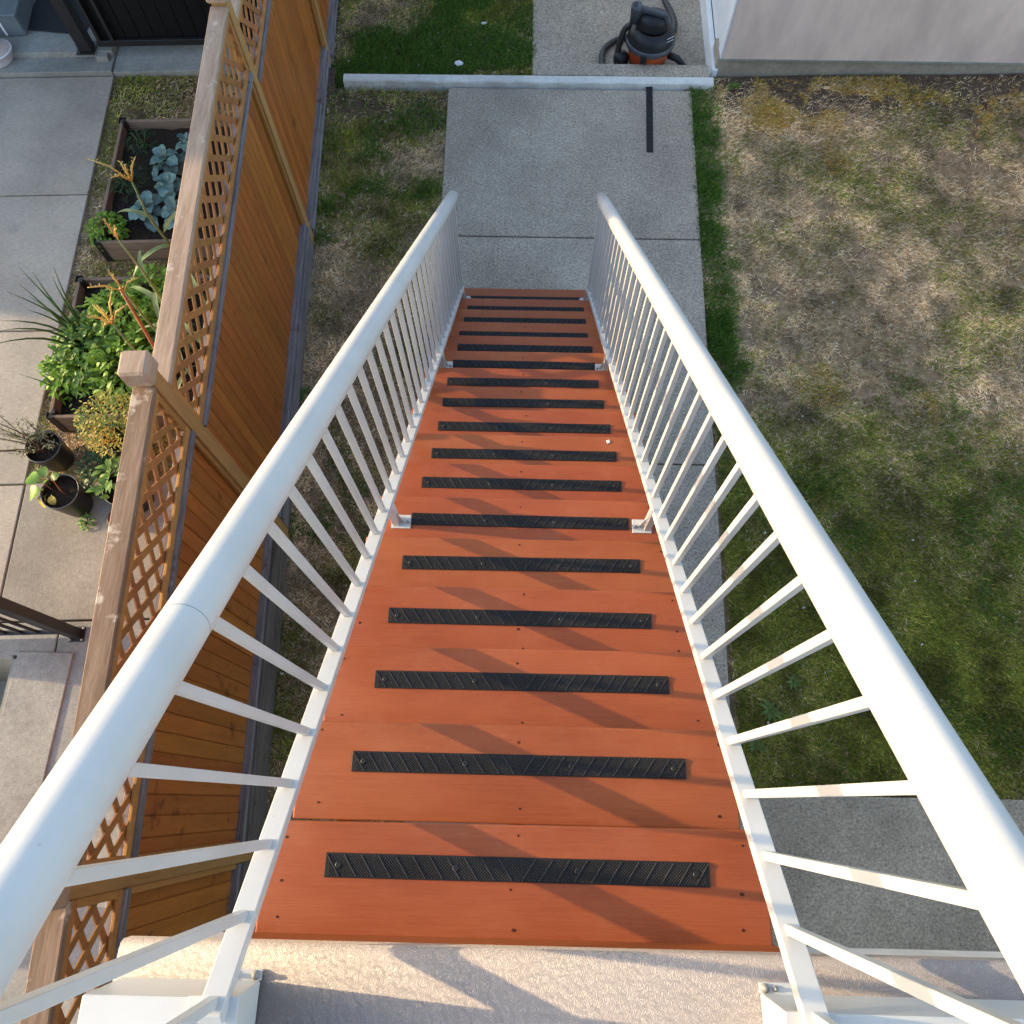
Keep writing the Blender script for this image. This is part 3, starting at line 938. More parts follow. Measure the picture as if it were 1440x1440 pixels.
# ================================================================== FENCE
fence = empty('wooden_fence', (FX, 0, 0), TH, 'tall orange stained cedar fence with lattice top and weathered cap along the left lawn', 'fence')
posts_y = [-2.5, -.18, 2.02, 4.785, 7.05, 9.4]
zcap = [2.32, 2.30, 2.17, 2.03, 1.90]
post_me = {}
for k, py in enumerate(posts_y):
    zt_p = (zcap[min(k, 4)] if k == 0 else zcap[k - 1]) + .12
    po = MB().box(-.046, .050, -.046, .046, -.1, zt_p - .1, bevel=.004).build('post', M['post'], fence, (0, py, 0))
    MB().box(-.066, .068, -.068, .068, zt_p - .1, zt_p + .02, bevel=.012).build('post_cap', M['cap'], po)
bw = .0945
board_cache, lath_cache = {}, {}
for k in range(5):
    y0, y1 = posts_y[k] + .048, posts_y[k + 1] - .048
    zc = zcap[k]
    zm, zbt = zc - .455, zc - 1.90
    # cap, frame under cap, mid rail, bottom rail, kick boards
    MB().box(-.056, .050, y0, y1, zc - .036, zc, bevel=.005).build('cap_board', M['cap_dark' if k < 2 else 'cap'], fence)
    MB().box(-.020, .040, y0, y1, zc - .085, zc - .037, bevel=.003).build('top_frame', M['cedar_frame'], fence)
    MB().box(-.030, .058, y0 + .001, y1 - .001, zm - .042, zm, bevel=.005).build('mid_rail', M['grey_wood'], fence)
    MB().box(.026, .042, y0, y1, zm + .003, zm + .045, bevel=.002).build('lattice_frame', M['cedar_frame'], fence)
    MB().box(-.02, .054, y0 + .001, y1 - .001, zbt - .04, zbt, bevel=.004).build('bottom_rail', M['grey_wood'], fence)
    MB().box(-.02, .072, y0 + .002, y1 - .002, zbt - .085, zbt - .043, bevel=.004).build('lower_rail', M['shade_wood' if k < 2 else 'grey_wood'], fence)
    MB().box(-.02, .052, y0 - .001, y1 + .001, -.2, zbt - .087, bevel=.004).build('kick_board', M['shade_wood' if k < 2 else 'grey_wood'], fence)
    for yy, s in ((y0, 1), (y1, -1)):
        MB().box(.012, .036, min(yy, yy + s * .03), max(yy, yy + s * .03), zbt + .003, zm - .045, bevel=.002).build('side_trim', M['cedar_frame'], fence)
        MB().box(.012, .040, min(yy, yy + s * .035), max(yy, yy + s * .035), zm + .047, zc - .088, bevel=.002).build('side_trim', M['cedar_frame'], fence)
    nb = int(round((y1 - y0) / bw))
    w_ = (y1 - y0) / nb
    hh = round(zm - .04 - zbt, 3)
    key = (round(w_, 4), hh)
    if key not in board_cache:
        board_cache[key] = MB().box(-.009, .009, -w_ / 2 + .0012, w_ / 2 - .0012, 0, hh, bevel=.0045).box(-.005, -.001, w_ / 2 - .003, w_ / 2 + .004, .001, hh - .001).mesh('board', M['cedar'])
    for b in range(nb):
        inst('board', board_cache[key], fence, (random.uniform(-.0012, .0012), y0 + (b + .5) * w_, zbt), (0, 0, random.uniform(-.008, .008)))
    # lattice: two layers of diagonal laths, each lath its own piece
    za, zb_ = zm + .006, zc - .075
    H = zb_ - za
    pitch = .158
    for layer, sg in ((.010, 1), (.0175, -1)):
        q = y0 - H
        while q < y1:
            ya, yb = q, q + H
            ta, tb = max(0, (y0 - ya) / H), min(1, (y1 - ya) / H)
            if tb - ta > .12:
                Ln = round((tb - ta) * H * math.sqrt(2), 3)
                if Ln not in lath_cache:
                    lath_cache[Ln] = MB().box(-Ln / 2, Ln / 2, -.0035, .0035, -.0185, .0185).mesh('lath', M['lath'])
                tm = (ta + tb) / 2
                zmid = za + tm * H if sg > 0 else zb_ - tm * H
                inst('lath', lath_cache[Ln], fence, (layer, ya + tm * H + random.uniform(-.007, .007), zmid), (0, -sg * math.pi / 4 + random.uniform(-.022, .022), math.pi / 2))
            q += pitch

# ================================================================== NEIGHBOUR'S LOT
walk = setp(MB().box(-7, -2.06, 2.5, 6.8, -.088, -.05).build('walkway', M['joint'], None, (FX, 0, 0), (0, 0, TH)), kind='structure')
for y0, y1 in ((1.40, 2.475), (2.49, 3.885), (3.90, 5.34), (5.355, 6.81)):
    for x0, x1 in ((-6.2, -4.06), (-4.05, -2.04)):
        slab(walk, [(x0, y0), (x1, y0), (x1, y1), (x0, y1)], 0, M['walk'], thick=.085)
for x0, x1, y0, y1, mt in ((-2.025, -.06, 1.40, 2.49, 'walk2'), (-1.55, -.06, -1.6, 1.385, 'grey_conc'), (-2.0, -1.56, 1.15, 1.385, 'grey_conc'), (-6.2, -2.01, 1.15, 1.385, 'grey_conc'),
                           (-6.2, -1.52, -1.6, -.36, 'grey_conc')):
    slab(walk, [(x0, y0), (x1, y0), (x1, y1), (x0, y1)], -.002, M[mt], thick=.083)
for x0, x1, y0, y1, z in ((-6.2, -2.045, 6.825, 7.02, .045), (-6.2, -2.045, 7.021, 9.5, .10), (-2.035, -.08, 6.83, 9.5, .03)):
    slab(walk, [(x0, y0), (x1, y0), (x1, y1), (x0, y1)], z, M['grey_conc'], thick=.16)
led = setp(slab(None, [(-3.60, -.30), (-3.20, -.30), (-3.185, 1.09), (-3.585, 1.09)], .012, M['grey_conc'], 'concrete_ledge', .12),
           'long pale concrete ledge beside the sunken stairwell left of the fence', 'ledge')
well = empty('stairwell', (-4.6, .35, -1.2), 0, 'sunken concrete stairwell at the left edge beside the pale ledge', 'stairwell')
MB().box(-1.9, .98, -.70, .69, -.1, 0).build('floor', M['grey_conc'], well)
MB().box(.981, 1.06, -.70, .69, 0, 1.195).build('wall', M['grey_conc'], well)
MB().box(-1.9, .98, .691, .78, 0, 1.195).build('wall', M['grey_conc'], well)
MB().box(-1.9, .98, -.79, -.701, 0, 1.195).build('wall', M['grey_conc'], well)


def railing(name, lab, base, length, rz, h=1.0):
    g = empty(name, base, rz, lab, 'railing', 'black metal railings round the stairwell')
    post = MB().box(-.035, .035, -.035, .035, .008, h, bevel=.003).mesh('post', M['black_metal'])
    plate = MB().box(-.055, .055, -.055, .055, 0, .008, bevel=.001).mesh('base_plate', M['black_metal'])
    bolt = MB().lathe([(.009, .008), (.009, .015), (0, .016)], 6).mesh('bolt', M['steel'])
    for x in (0, -length):
        po = inst('post', post, g, (x, 0, 0))
        inst('base_plate', plate, po)
        for sx in (-.042, .042):
            for sy in (-.042, .042): inst('bolt', bolt, po, (sx, sy, 0))
    MB().box(-length, 0, -.03, .03, h + .001, h + .035, bevel=.003).build('top_rail', M['black_metal'], g)
    MB().box(-length + .036, -.036, -.015, .015, .08, .11).build('bottom_rail', M['black_metal'], g)
    bal = MB().box(-.009, .009, -.009, .009, .11, h).mesh('baluster', M['black_metal'])
    nb = int(length / .11)
    for k in range(1, nb): inst('baluster', bal, g, (-length * k / nb, 0, 0))
    return g


railing('black_railing', 'black metal railing post and bars at the left edge above the pale ledge', (-3.19, 1.225, 0), 2.4, TH)
railing('black_railing', 'black metal railing in the bottom left corner beyond the fence', (-3.22, -.52, 0), 2.4, TH)

# gate and porch at the far left
gate = empty('black_gate', lot(-2.30, 7.05, .04), TH, 'black gate panel and post standing at the far end between walkway and fence', 'gate')
po = MB().box(-.06, .06, -.06, .06, .012, 2.2, bevel=.004).build('post', M['black_metal'], gate, (.02, 0, .07))
MB().box(-.09, .09, -.09, .09, 0, .012, bevel=.002).build('base_plate', M['black_metal'], po)
for k in range(14):
    MB().box(.0, .135, -.012, .012, .08, 2.1, bevel=.004).build('panel_board', M['black_panel'], gate, (.16 + k * .139, .04, 0))
MB().box(.15, 2.1, -.04, -.0, .10, .16, bevel=.003).build('gate_rail', M['black_metal'], gate, (0, .02, 0))
MB().box(.15, 2.1, -.04, -.0, 2.0, 2.06, bevel=.003).build('gate_rail', M['black_metal'], gate, (0, .02, 0))
for x in (.17, .30): MB().box(x, x + .035, -.05, -.021, .17, 1.99, bevel=.003).build('gate_stile', M['black_metal'], gate, (0, .02, 0))
MB().box(.10, .22, -.10, .02, -.01, .055, bevel=.006).build('gate_foot', M['grey_conc'], gate)
roof = MB().box(-4.6, 2.4, .32, 3.4, 0, .12).build('unseen_patio_cover', M['black_panel'], None, lot(-2.30, 7.05, 2.35), (0, 0, TH))  # out of view, stretched left to keep the landing in shade
setp(roof, 'unseen patio cover above the black gate, extended over the landing to shade it', 'patio cover')
setp(MB().box(-.32, .32, 0, 1.5, .001, .014, bevel=.004).build('door_mat', M['mat'], None, lot(-2.66, 7.29, .10), (0, 0, -.10)),
     'dark rectangular mat on the grey concrete landing beside the black post', 'mat')
bx = empty('storage_box', lot(-3.20, 7.24, .10), TH + .04, 'low slate blue plastic storage box at the top left corner of the landing', 'box')
MB().box(-.5, .29, .0, .5, 0.001, .20, bevel=.01).build('box_body', M['grey_plastic'], bx)
MB().box(-.51, .30, -.01, .51, .201, .225, bevel=.008).build('box_lid', M['grey_plastic'], bx)
for x in (-.35, .1): MB().box(x, x + .02, -.008, .0, .02, .195).build('box_rib', M['white_plastic'], bx)
tb = empty('plastic_tub', (-5.21, 6.84, .045), .3, 'white rounded plastic tub with a pinkish lid cut by the left edge of the frame', 'tub')
MB().lathe([(0, .001), (.15, .001), (.165, .02), (.19, .10), (.20, .105), (.20, .115), (.185, .118)], 28, (0, 0, 0), 1.0, .8).build('tub_body', M['white_plastic'], tb)
MB().lathe([(0, .165), (.06, .16), (.13, .135), (.184, .119)], 28, (0, 0, 0), 1.0, .8).build('tub_lid', M['beige'], tb)


# raised beds
def raised_bed(loc, lx, ly, lab):
    g = empty('raised_bed', loc, TH, lab, 'raised bed', 'raised wooden garden beds')
    h = .108
    for (x0, x1, y0, y1) in ((0, lx, 0, .03), (0, lx, ly - .03, ly), (0, .03, .031, ly - .031), (lx - .03, lx, .031, ly - .031)):
        for k in range(2):
            MB().box(x0, x1, y0, y1, k * (h + .003), k * (h + .003) + h, bevel=.004).build('board', M['bed_wood'], g)
    for x, y in ((0, 0), (0, ly), (lx, 0), (lx, ly)):
        sx, sy = (1 if x == 0 else -1), (1 if y == 0 else -1)
        b = MB().box(min(x - .006 * sx, x + .05 * sx), max(x - .006 * sx, x + .05 * sx), min(y - .006 * sy, y - .001 * sy), max(y - .006 * sy, y - .001 * sy), -.01, .235)
        b.box(min(x - .006 * sx, x - .001 * sx), max(x - .006 * sx, x - .001 * sx), min(y - .001 * sy, y + .05 * sy), max(y - .001 * sy, y + .05 * sy), -.01, .235)
        b.box(min(x + .031 * sx, x + .06 * sx), max(x + .031 * sx, x + .06 * sx), min(y + .031 * sy, y + .06 * sy), max(y + .031 * sy, y + .06 * sy), .0, .24)
        b.build('corner_bracket', M['black_metal'], g)
    n = 14
    b = bmesh.new()
    vv = [[b.verts.new((.032 + (lx - .064) * i / n, .032 + (ly - .064) * j / n, .13 + random.uniform(-.012, .018))) for i in range(n + 1)] for j in range(n + 1)]
    for j in range(n):
        for i in range(n):
            b.faces.new((vv[j][i], vv[j][i + 1], vv[j + 1][i + 1], vv[j + 1][i])).smooth = True
    m = MB()
    m.join(b)
    m.build('soil', M['bed_soil'], g)
    return g


raised_bed((-3.672, 4.53, -.01), 1.22, 1.40, 'farther raised wooden garden bed holding blue green cabbages')
raised_bed((-3.680, 2.86, -.01), 1.22, 1.32, 'nearer raised wooden garden bed crowded with bright green leaves and corn')

# cabbages
cab = [MB().leaf(.19, random.uniform(.11, .15), random.uniform(.5, .9), random.uniform(.2, .45), 10, .008, None, .62, 0, True).mesh('leaf', M['cabbage']) for _ in range(6)]
for (x, y, z, s, nl, lab) in ((-3.20, 5.42, .15, 1.0, 15, 'largest blue green cabbage at the middle of the far bed'),
                              (-3.13, 5.12, .15, .9, 13, 'blue green cabbage between two others in the far bed'),
                              (-3.28, 4.90, .15, .9, 13, 'blue green cabbage nearest the near board of the far bed'),
                              (-3.02, 4.84, .15, .85, 12, 'blue green cabbage half hidden by the fence cap'),
                              (-3.05, 5.62, .15, .8, 11, 'pale blue green cabbage touching the fence cap at the back of the far bed')):
    c_ = empty('cabbage_plant', (x, y, z), random.random() * 6, lab, 'cabbage', 'cabbages in the far raised bed')
    MB().tube([(0, 0, -.03), (0, 0, .10)], [.016, .012], 8).build('stem', M['onion_leaf'], c_)
    for k in range(nl):
        t_ = k / nl
        inst('leaf', cab[k % 6], c_, (0, 0, .04 + .10 * t_), (random.uniform(-.5, .5), -.15 - .75 * t_ + random.uniform(-.35, .3), k * 2.4 + random.uniform(-.3, .3)), s * (1.1 - .5 * t_) * random.uniform(.85, 1.15))


def bush(name, loc, r, h, n, ll, lw, mat, lab, cat, group=None, z0=0.0, stems=5, bend=.7):
    g = empty(name, loc, 0, lab, cat, group)
    m = MB()
    for _ in range(n):
        a, rr = random.random() * 6.283, math.sqrt(random.random())
        zz = h * (.2 + .8 * random.random()) * (1 - .45 * rr * rr)
        m.leaf(ll * random.uniform(.6, 1.25), lw * random.uniform(.7, 1.2), bend, .25, 3, 0,
               rotm((r * rr * math.cos(a), r * rr * math.sin(a), z0 + zz), a + random.uniform(-1.2, 1.2), random.uniform(-1.0, .3)))
    m.build('foliage', M[mat], g)
    m = MB()
    for k in range(stems):
        a = k * 6.283 / stems + random.random()
        m.tube([(0, 0, -.02), (r * .3 * math.cos(a), r * .3 * math.sin(a), z0 + h * .4), (r * .65 * math.cos(a), r * .65 * math.sin(a), z0 + h * .75)], [.006, .005, .003], 5)
    m.build('stem', M['onion_leaf'], g)
    return g


bush('parsley_plant', (-3.62, 4.70, .10), .155, .20, 330, .045, .030, 'bright_leaf', 'bright lime green curly herb spilling over the front corner of the far bed', 'herb')
bush('dill_plant', (-3.52, 5.20, .12), .15, .26, 150, .07, .006, 'dark_leaf', 'thin dark feathery herb along the left board of the far bed', 'herb')
bush('dill_plant', (-3.50, 5.68, .12), .12, .2, 90, .07, .006, 'dark_leaf', 'sparse dark feathery herb in the back left corner of the far bed', 'herb')
G_ = 'leafy greens in the near raised bed'
bush('leafy_green', (-3.46, 3.42, .12), .28, .34, 380, .085, .036, 'mid_leaf', 'broad leafy green at the front left of the near bed below the onions', 'vegetable', G_)
bush('leafy_green', (-3.24, 3.74, .12), .28, .40, 460, .085, .030, 'bright_leaf', 'bright green leafy plant in the middle of the near bed', 'vegetable', G_)
bush('leafy_green', (-3.08, 4.00, .12), .22, .34, 330, .070, .030, 'bright_leaf', 'bright green leafy plant at the back board of the near bed', 'vegetable', G_)
bush('leafy_green', (-3.15, 3.28, .12), .25, .36, 330, .090, .034, 'bright_leaf', 'bright leafy plant beside the post cap in the near bed', 'vegetable', G_)
bush('leafy_green', (-3.55, 3.66, .12), .15, .24, 130, .075, .030, 'dark_leaf', 'dark green leafy plant at the foot of the tall onions', 'vegetable', G_)
bush('leafy_green', (-2.85, 3.52, .12), .22, .22, 180, .085, .034, 'dark_leaf', 'dark shaded leafy plant under the corn in the near bed', 'vegetable', G_)
bush('leafy_green', (-3.62, 3.24, .10), .17, .32, 210, .07, .03, 'bright_leaf', 'lime green leafy tuft leaning over the left board of the near bed', 'vegetable', G_)

# onions: each long leaf a part
on = empty('onion_plant', (-3.60, 3.60, .13), 0, 'clump of tall narrow onion leaves leaning over the walkway', 'onion')
for (dx, dy, dz, ox, oy) in ((-.17, .16, .78, 0, .04), (-.05, .13, .82, .02, .0), (-.12, .06, .80, .0, -.02), (-.20, -.22, .74, -.02, -.03), (-.14, -.30, .82, 0, -.08),
                             (-.24, -.02, .70, -.02, .05), (-.05, .24, .62, .03, .08), (-.25, -.34, .70, -.03, -.10), (.02, .10, .74, .05, .05), (-.10, -.10, .66, 0, 0), (-.16, .04, .55, -.03, .05)):
    b = MB()
    pts = [(ox + dx * s * s, oy + dy * s * s, dz * (s - .12 * s * s)) for s in np.linspace(0, 1, 7)]
    b.tube(pts, [.010, .011, .010, .009, .0065, .004, .001], 6)
    b.build('leaf', M['onion_leaf'], on)
on = empty('onion_plant', (-3.62, 3.10, .12), 0, 'small onion with two narrow leaves at the near left corner of the bed', 'onion')
for (dx, dy, dz) in ((-.24, .03, .42), (-.12, .08, .40)):
    b = MB()
    b.tube([(dx * s * s, dy * s * s, dz * (s - .3 * s * s)) for s in np.linspace(0, 1, 6)], [.008, .009, .008, .006, .003, .001], 6)
    b.build('leaf', M['onion_leaf'], on)

# corn
cl = [MB().leaf(.62, .060, 1.25, .35, 9, .006, None, .45).mesh('leaf', M['corn_leaf']) for _ in range(3)]
for (x, y, h, nl, tl, lab) in ((-2.56, 3.86, 1.52, 6, 5, 'corn plant with orange tassel standing highest beside the fence cap'),
                               (-2.575, 3.42, 1.48, 5, 2, 'corn plant with a short orange tassel between the two others'),
                               (-2.50, 3.08, 1.42, 3, 3, 'slim corn plant with a single straight orange tassel'),
                               (-2.52, 2.84, 1.42, 2, 6, 'corn plant with wide yellow branching tassel nearest the post cap')):
    c_ = empty('corn_plant', (x, y, .10), random.random() * 6, lab, 'corn', 'corn plants in the near raised bed')
    wob = random.uniform(-.04, .04)
    MB().tube([(0, 0, 0), (wob, 0, h * .4), (wob * .3, wob, h * .8), (0, 0, h)], [.014, .012, .009, .006], 8).build('stalk', M['corn_leaf'], c_)
    for k in range(nl):
        z = h * (.35 + .5 * k / nl)
        inst('leaf', cl[k % 3], c_, (0, 0, z), (0, -.75 + random.uniform(-.15, .2), k * 2.7 + random.random()), random.uniform(.55, .85))
    for k in range(tl):
        a = k * 2.4 + .5
        sp_ = .0 if k == 0 else random.uniform(.25, .75)
        ln = random.uniform(.16, .24)
        b = MB()
        b.tube([(0, 0, 0), (math.cos(a) * sp_ * ln * .5, math.sin(a) * sp_ * ln * .5, ln * .55), (math.cos(a) * sp_ * ln * 1.1, math.sin(a) * sp_ * ln * 1.1, ln * (1 - sp_ * .3))], [.003, .006, .003], 6)
        for q in range(12):
            t_ = .15 + .85 * q / 12
            b.leaf(.024, .007, .2, 0, 2, 0, rotm((math.cos(a) * sp_ * ln * t_, math.sin(a) * sp_ * ln * t_, ln * t_ * (1 - sp_ * .3 * t_)), q * 2.4, -.9))
        b.build('tassel', M['tassel'], c_, (0, 0, h))
setp(MB().tube([(0, 0, 0), (.015, .08, .7), (.03, .17, 1.36)], [.013, .012, .011], 8).build('garden_stake', M['stake'], None, (-2.60, 2.98, .10)),
     'straight copper brown stake leaning among the corn', 'stake')


# pots
def pot(loc, rt_, rb, h, lab, lean=(0, 0)):
    g = empty('plant_pot', loc, 0, lab, 'pot', 'black plastic plant pots')
    g.rotation_euler = (lean[0], lean[1], 0)
    MB().lathe([(0, .002), (rb, .002), (rb * 1.02, .012), (rt_ * .97, h - .03), (rt_ * .985, h - .028), (rt_, h - .004), (rt_, h), (rt_ - .007, h), (rt_ * .95, h - .04), (rt_ * .93, h - .06)], 30).build('pot_body', M['pot'], g)
    b = MB().lathe([(rt_ * .935, h - .055), (rt_ * .6, h - .05), (rt_ * .25, h - .043), (0, h - .045)], 18)
    for v in b.bm.verts: v.co.z += random.uniform(-.006, .006)
    b.build('soil', M['bed_soil'], g)
    MB().lathe([(rt_ + .0005, h - .003), (rt_ + .002, h + .0015), (rt_ - .004, h + .0035), (rt_ - .0075, h + .0005)], 30).build('pot_rim', M['vac_grey'], g)
    return g


pot((-3.63, 2.60, 0), .135, .105, .25, 'black pot holding a sprawling grey green shrub at the walkway edge')
pot((-3.39, 2.22, 0), .140, .098, .29, 'tall black pot on the near slab holding a broad leaved young plant')
pot((-3.05, 2.68, 0), .130, .10, .28, 'black pot with grey rim under the yellowing bushy plant')
pot((-2.94, 2.27, 0), .150, .11, .28, 'black pot half behind the fence cap holding a small leafy plant')
g = empty('clay_pot', (-3.02, 2.09, 0), 0, 'small dirty clay pot beside the fence cap below the black pots', 'pot')
MB().lathe([(0, .002), (.05, .002), (.07, .10), (.078, .10), (.078, .125), (.068, .125), (.064, .10), (0, .095)], 22).build('pot_body', M['terracotta'], g)

# shrub sprawling out of the first pot
g = empty('grey_shrub', (-3.63, 2.60, .20), 0, 'sparse grey green shrub sprawling left out of its pot over the walkway', 'shrub')
tw, fo = MB(), MB()
for k in range(15):
    a = math.pi + random.uniform(-1.0, 1.0) if k < 10 else random.random() * 6.28
    ln = random.uniform(.25, .58) if k < 10 else random.uniform(.12, .25)
    e = Vector((math.cos(a) * ln * .8, math.sin(a) * ln * .55, ln * random.uniform(.25, .7)))
    p0 = Vector((random.uniform(-.05, .05), random.uniform(-.05, .05), 0))
    pts = [p0 + e * s + Vector((0, 0, .06 * math.sin(s * 3))) for s in (0, .35, .7, 1)]
    tw.tube(pts, [.006, .005, .0035, .002], 5)
    for q in range(34):
        s = .25 + .75 * random.random()
        fo.leaf(random.uniform(.022, .04), .009, .4, .1, 2, 0, rotm(p0 + e * s + Vector((random.uniform(-.025, .025), random.uniform(-.025, .025), .06 * math.sin(s * 3) + random.uniform(-.02, .02))), random.random() * 6.28, random.uniform(-1, .4)))
tw.build('branch', M['twig'], g)
fo.build('foliage', M['rosemary'], g)
# broad leaved plant in the second pot
g = empty('broad_leaf_plant', (-3.41, 2.22, .24), 0, 'young plant with a few broad yellow green leaves in the tall black pot', 'plant')
bl = [MB().leaf(.15, .11, .9, .2, 8, .006, None, .6, 0, True).mesh('leaf', mm) for mm in (M['mid_leaf'], M['bright_leaf'], M['yellow_leaf'])]
for k, (a, ry, s, z) in enumerate(((2.7, -.5, 1.0, .10), (3.4, -.2, 1.05, .06), (4.0, .1, .9, .03), (1.9, -.7, .7, .12), (2.2, -.1, .8, .02), (5.0, -.3, .55, .05), (.6, -1.0, .6, .13))):
    ox, oy = -.05 + .05 * math.cos(a), .02 + .05 * math.sin(a)
    lf = inst('leaf', bl[k % 3], g, (ox, oy, z), (0, ry, a), s)
MB().tube([(-.05, .02, -.05), (-.05, .02, .06), (-.055, .025, .13)], [.006, .006, .004], 6).build('stem', M['twig'], g)
MB().tube([(.04, -.01, -.04), (.035, .0, .06), (.045, .02, .17), (.03, .05, .21)], [.005, .005, .004, .003], 6).build('stem', M['stake'], g)
# yellowing bush and others
g = bush('yellowing_bush', (-3.02, 2.70, .22), .23, .50, 760, .038, .011, 'yellow_leaf', 'airy yellowing bush in a pot behind the fence post', 'bush', None, .03, 9, .5)
m = MB()
for _ in range(60):
    m.leaf(.035, .013, .5, .1, 2, 0, rotm((random.uniform(-.12, .04), random.uniform(-.16, .0), random.uniform(.12, .34)), random.random() * 6, -.4))
m.build('orange_foliage', M['orange_leaf'], g)
m = MB()
for _ in range(200):
    a, rr = random.random() * 6.28, .21 * math.sqrt(random.random())
    m.leaf(.04, .014, .5, .1, 2, 0, rotm((rr * math.cos(a), .05 + rr * math.sin(a), random.uniform(.15, .5)), random.random() * 6, -.4))
m.build('green_foliage', M['mid_leaf'], g)
bush('leafy_plant', (-2.96, 2.30, .22), .15, .22, 55, .085, .045, 'mid_leaf', 'small plant with rounded green leaves in the pot half behind the fence cap', 'plant', None, 0, 4)
bush('ground_plant', (-3.20, 2.48, 0), .20, .22, 190, .06, .03, 'dark_leaf', 'low dark green plant growing between the pots in their shade', 'plant')
bush('ground_plant', (-3.36, 2.78, 0), .16, .12, 110, .045, .02, 'dark_leaf', 'low dark weed tuft against the near board of the raised bed', 'plant')
bush('ground_plant', (-3.30, 2.08, 0), .05, .06, 26, .04, .02, 'mid_leaf', 'small weed on the slab at the foot of the tall black pot', 'plant')

# ================================================================== VACUUM
vac = empty('shop_vacuum', (1.17, 7.12, -.15), 0, 'orange and black wet dry vacuum with hose on the lower concrete path behind the curb', 'vacuum')
MB().lathe([(0, .06), (.165, .06), (.18, .075), (.20, .20), (.215, .275), (.215, .28)], 32).build('tank', M['vac_orange'], vac)
MB().lathe([(.216, .265), (.236, .27), (.24, .285), (.24, .31), (.228, .322), (.21, .322)], 32).build('rim', M['vac_grey'], vac)
MB().lathe([(.226, .318), (.222, .36), (.20, .41), (.165, .435), (.150, .44)], 32).build('lid', M['vac_black'], vac)
MB().lathe([(.155, .438), (.150, .50), (.135, .545), (.09, .565), (0, .57)], 28, (0, 0, 0), 1.0, .8).build('motor_head', M['vac_black'], vac)
hd = MB().bar((-.15, .02, .60), (.11, -.06, .58), .05, .05, (0, 0, 1), .012)
hd.bar((.10, -.055, .58), (.13, -.065, .50), .05, .05, (0, 1, 0), .012)
hd.build('handle', M['vac_grey'], vac)
pt = MB().tube([(-.17, .02, .47), (-.175, .02, .60), (-.18, .02, .63)], [.055, .055, .05], 18)
pt.build('exhaust_port', M['vac_grey'], vac)
MB().lathe([(.036, .0), (.0, .001)], 16, (-.18, .02, .632)).build('port_opening', M['vac_black'], vac)
MB().box(-.028, .028, -.012, .012, -.05, .05, bevel=.008).build('latch', M['vac_black'], vac, (-.07, -.222, .255), (.08, 0, -.3))
MB().box(-.05, .05, -.002, .002, -.022, .022, bevel=.001).build('label_plate', M['vac_black'], vac, (.165, -.125, .405), (.9, 0, .6))
for k in (0, 1):
    MB().box(-.036, .036, -.002, .002, -.006, .006).build('label_print', M['paper'], vac, (.166 + .0, -.130 - .012 * k, .416 - .022 * k), (.9, 0, .6))
for a in (.6, 2.3, 3.7, 5.4):
    cw = MB().lathe([(0, -.02), (.04, -.02), (.045, 0), (.04, .02), (0, .02)], 14)
    cw.build('caster', M['vac_black'], vac, (.20 * math.cos(a), .20 * math.sin(a), .047), (math.pi / 2, 0, a))
MB().lathe([(0, -.075), (.05, -.07), (.075, -.03), (.078, .02), (.05, .06), (0, .07)], 20).build('tool_bracket', M['vac_black'], vac, (-.26, -.02, .11))
hz = [(-.20, .06, .40), (-.25, .06, .36), (-.285, .03, .26), (-.30, .0, .14), (-.30, -.06, .05), (-.36, -.12, .035), (-.43, -.05, .035), (-.44, .10, .035), (-.40, .22, .035), (-.28, .33, .035),
      (-.05, .40, .035), (.15, .42, .04), (.27, .40, .06), (.30, .46, .06), (.31, .58, .05), (.28, .75, .04), (.22, .95, .035)]
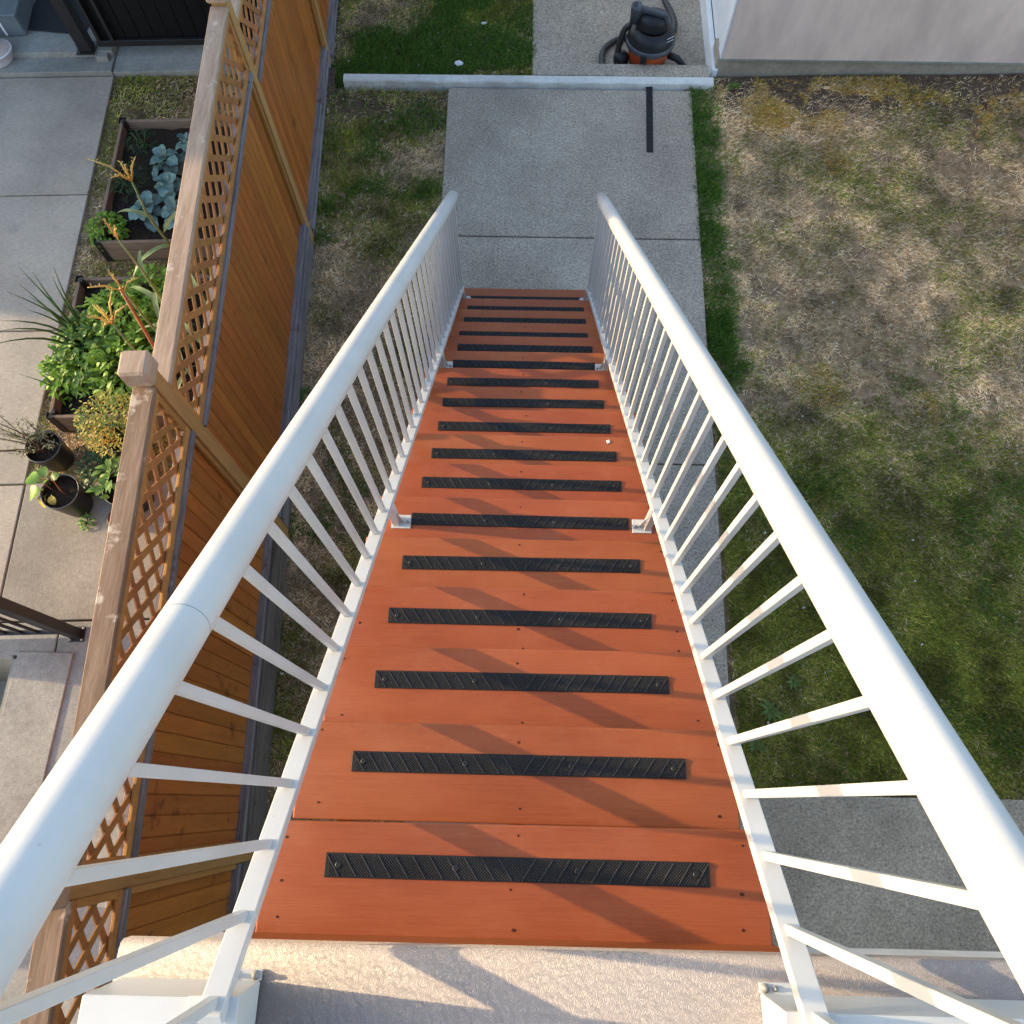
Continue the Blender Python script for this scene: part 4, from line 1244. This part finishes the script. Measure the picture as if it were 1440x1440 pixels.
# smooth the hose path
hp = []
for i in range(len(hz) - 1):
    p0, p1, p2, p3 = [Vector(hz[max(0, min(len(hz) - 1, i + q))]) for q in (-1, 0, 1, 2)]
    for s in np.linspace(0, 1, 6)[:-1]:
        hp.append(0.5 * ((2 * p1) + (p2 - p0) * s + (2 * p0 - 5 * p1 + 4 * p2 - p3) * s * s + (3 * p1 - p0 - 3 * p2 + p3) * s ** 3))
MB().tube(hp, [.029 + .0018 * (i % 2) for i in range(len(hp))], 12).build('hose', M['hose'], vac)
MB().tube([(.20, -.03, .16), (.29, -.04, .13), (.36, -.06, .07), (.40, -.10, .04)], [.034, .034, .03, .03], 12).build('hose_end', M['hose'], vac)

# ================================================================== BEYOND THE FRAME (they cast the shade)
nh = empty('neighbour_house', (-9.2, 5.55, 0), TH, 'neighbouring house standing left of the walkway outside the frame', 'house')
MB().box(-9, 0, 0, 9, 0, 5.6).build('wall', M['siding'], nh)
rf = bmesh.new()
v = [rf.verts.new(p) for p in ((-9.4, -.4, 5.601), (.4, -.4, 5.601), (.4, 9.4, 5.601), (-9.4, 9.4, 5.601), (-4.5, -.4, 7.6), (-4.5, 9.4, 7.6))]
for f in ((0, 1, 4), (1, 2, 5, 4), (2, 3, 5), (3, 0, 4, 5), (0, 3, 2, 1)): rf.faces.new([v[i] for i in f])
m = MB()
m.join(rf)
m.build('roof', M['roof'], nh)
for k in range(3): MB().box(.001, .04, 1 + k * 2.6, 2.3 + k * 2.6, 1.0, 2.3).build('window', M['black_panel'], nh)

tree = empty('garden_tree', (-9.6, 4.85, -.09), 0, 'slender leafy tree beside the neighbouring house outside the frame', 'tree')
MB().tube([(0, 0, 0), (.05, .03, 1.2), (.0, .05, 2.4), (.05, .0, 3.8)], [.09, .075, .055, .02], 10).build('trunk', M['bark'], tree)
m = MB()
for k in range(8):
    a = k * 2.4
    z = 1.2 + k * .3
    m.tube([(0, .03, z), (math.cos(a) * .35, math.sin(a) * .3, z + .35), (math.cos(a) * .6, math.sin(a) * .5, z + .6)], [.03, .02, .008], 6)
m.build('limb', M['bark'], tree)
m = MB()
for _ in range(1500):
    a, rr, zz = random.random() * 6.28, random.random() ** .6, random.uniform(1.0, 4.4)
    R_ = .75 * math.sin(min(1, (zz - .7) / 3.9) * math.pi) ** .6
    m.leaf(random.uniform(.09, .15), .07, .5, .1, 2, 0, rotm((rr * R_ * math.cos(a), rr * R_ * .8 * math.sin(a), zz), a, random.uniform(-.8, .8)))
m.build('crown', M['tree_leaf'], tree)
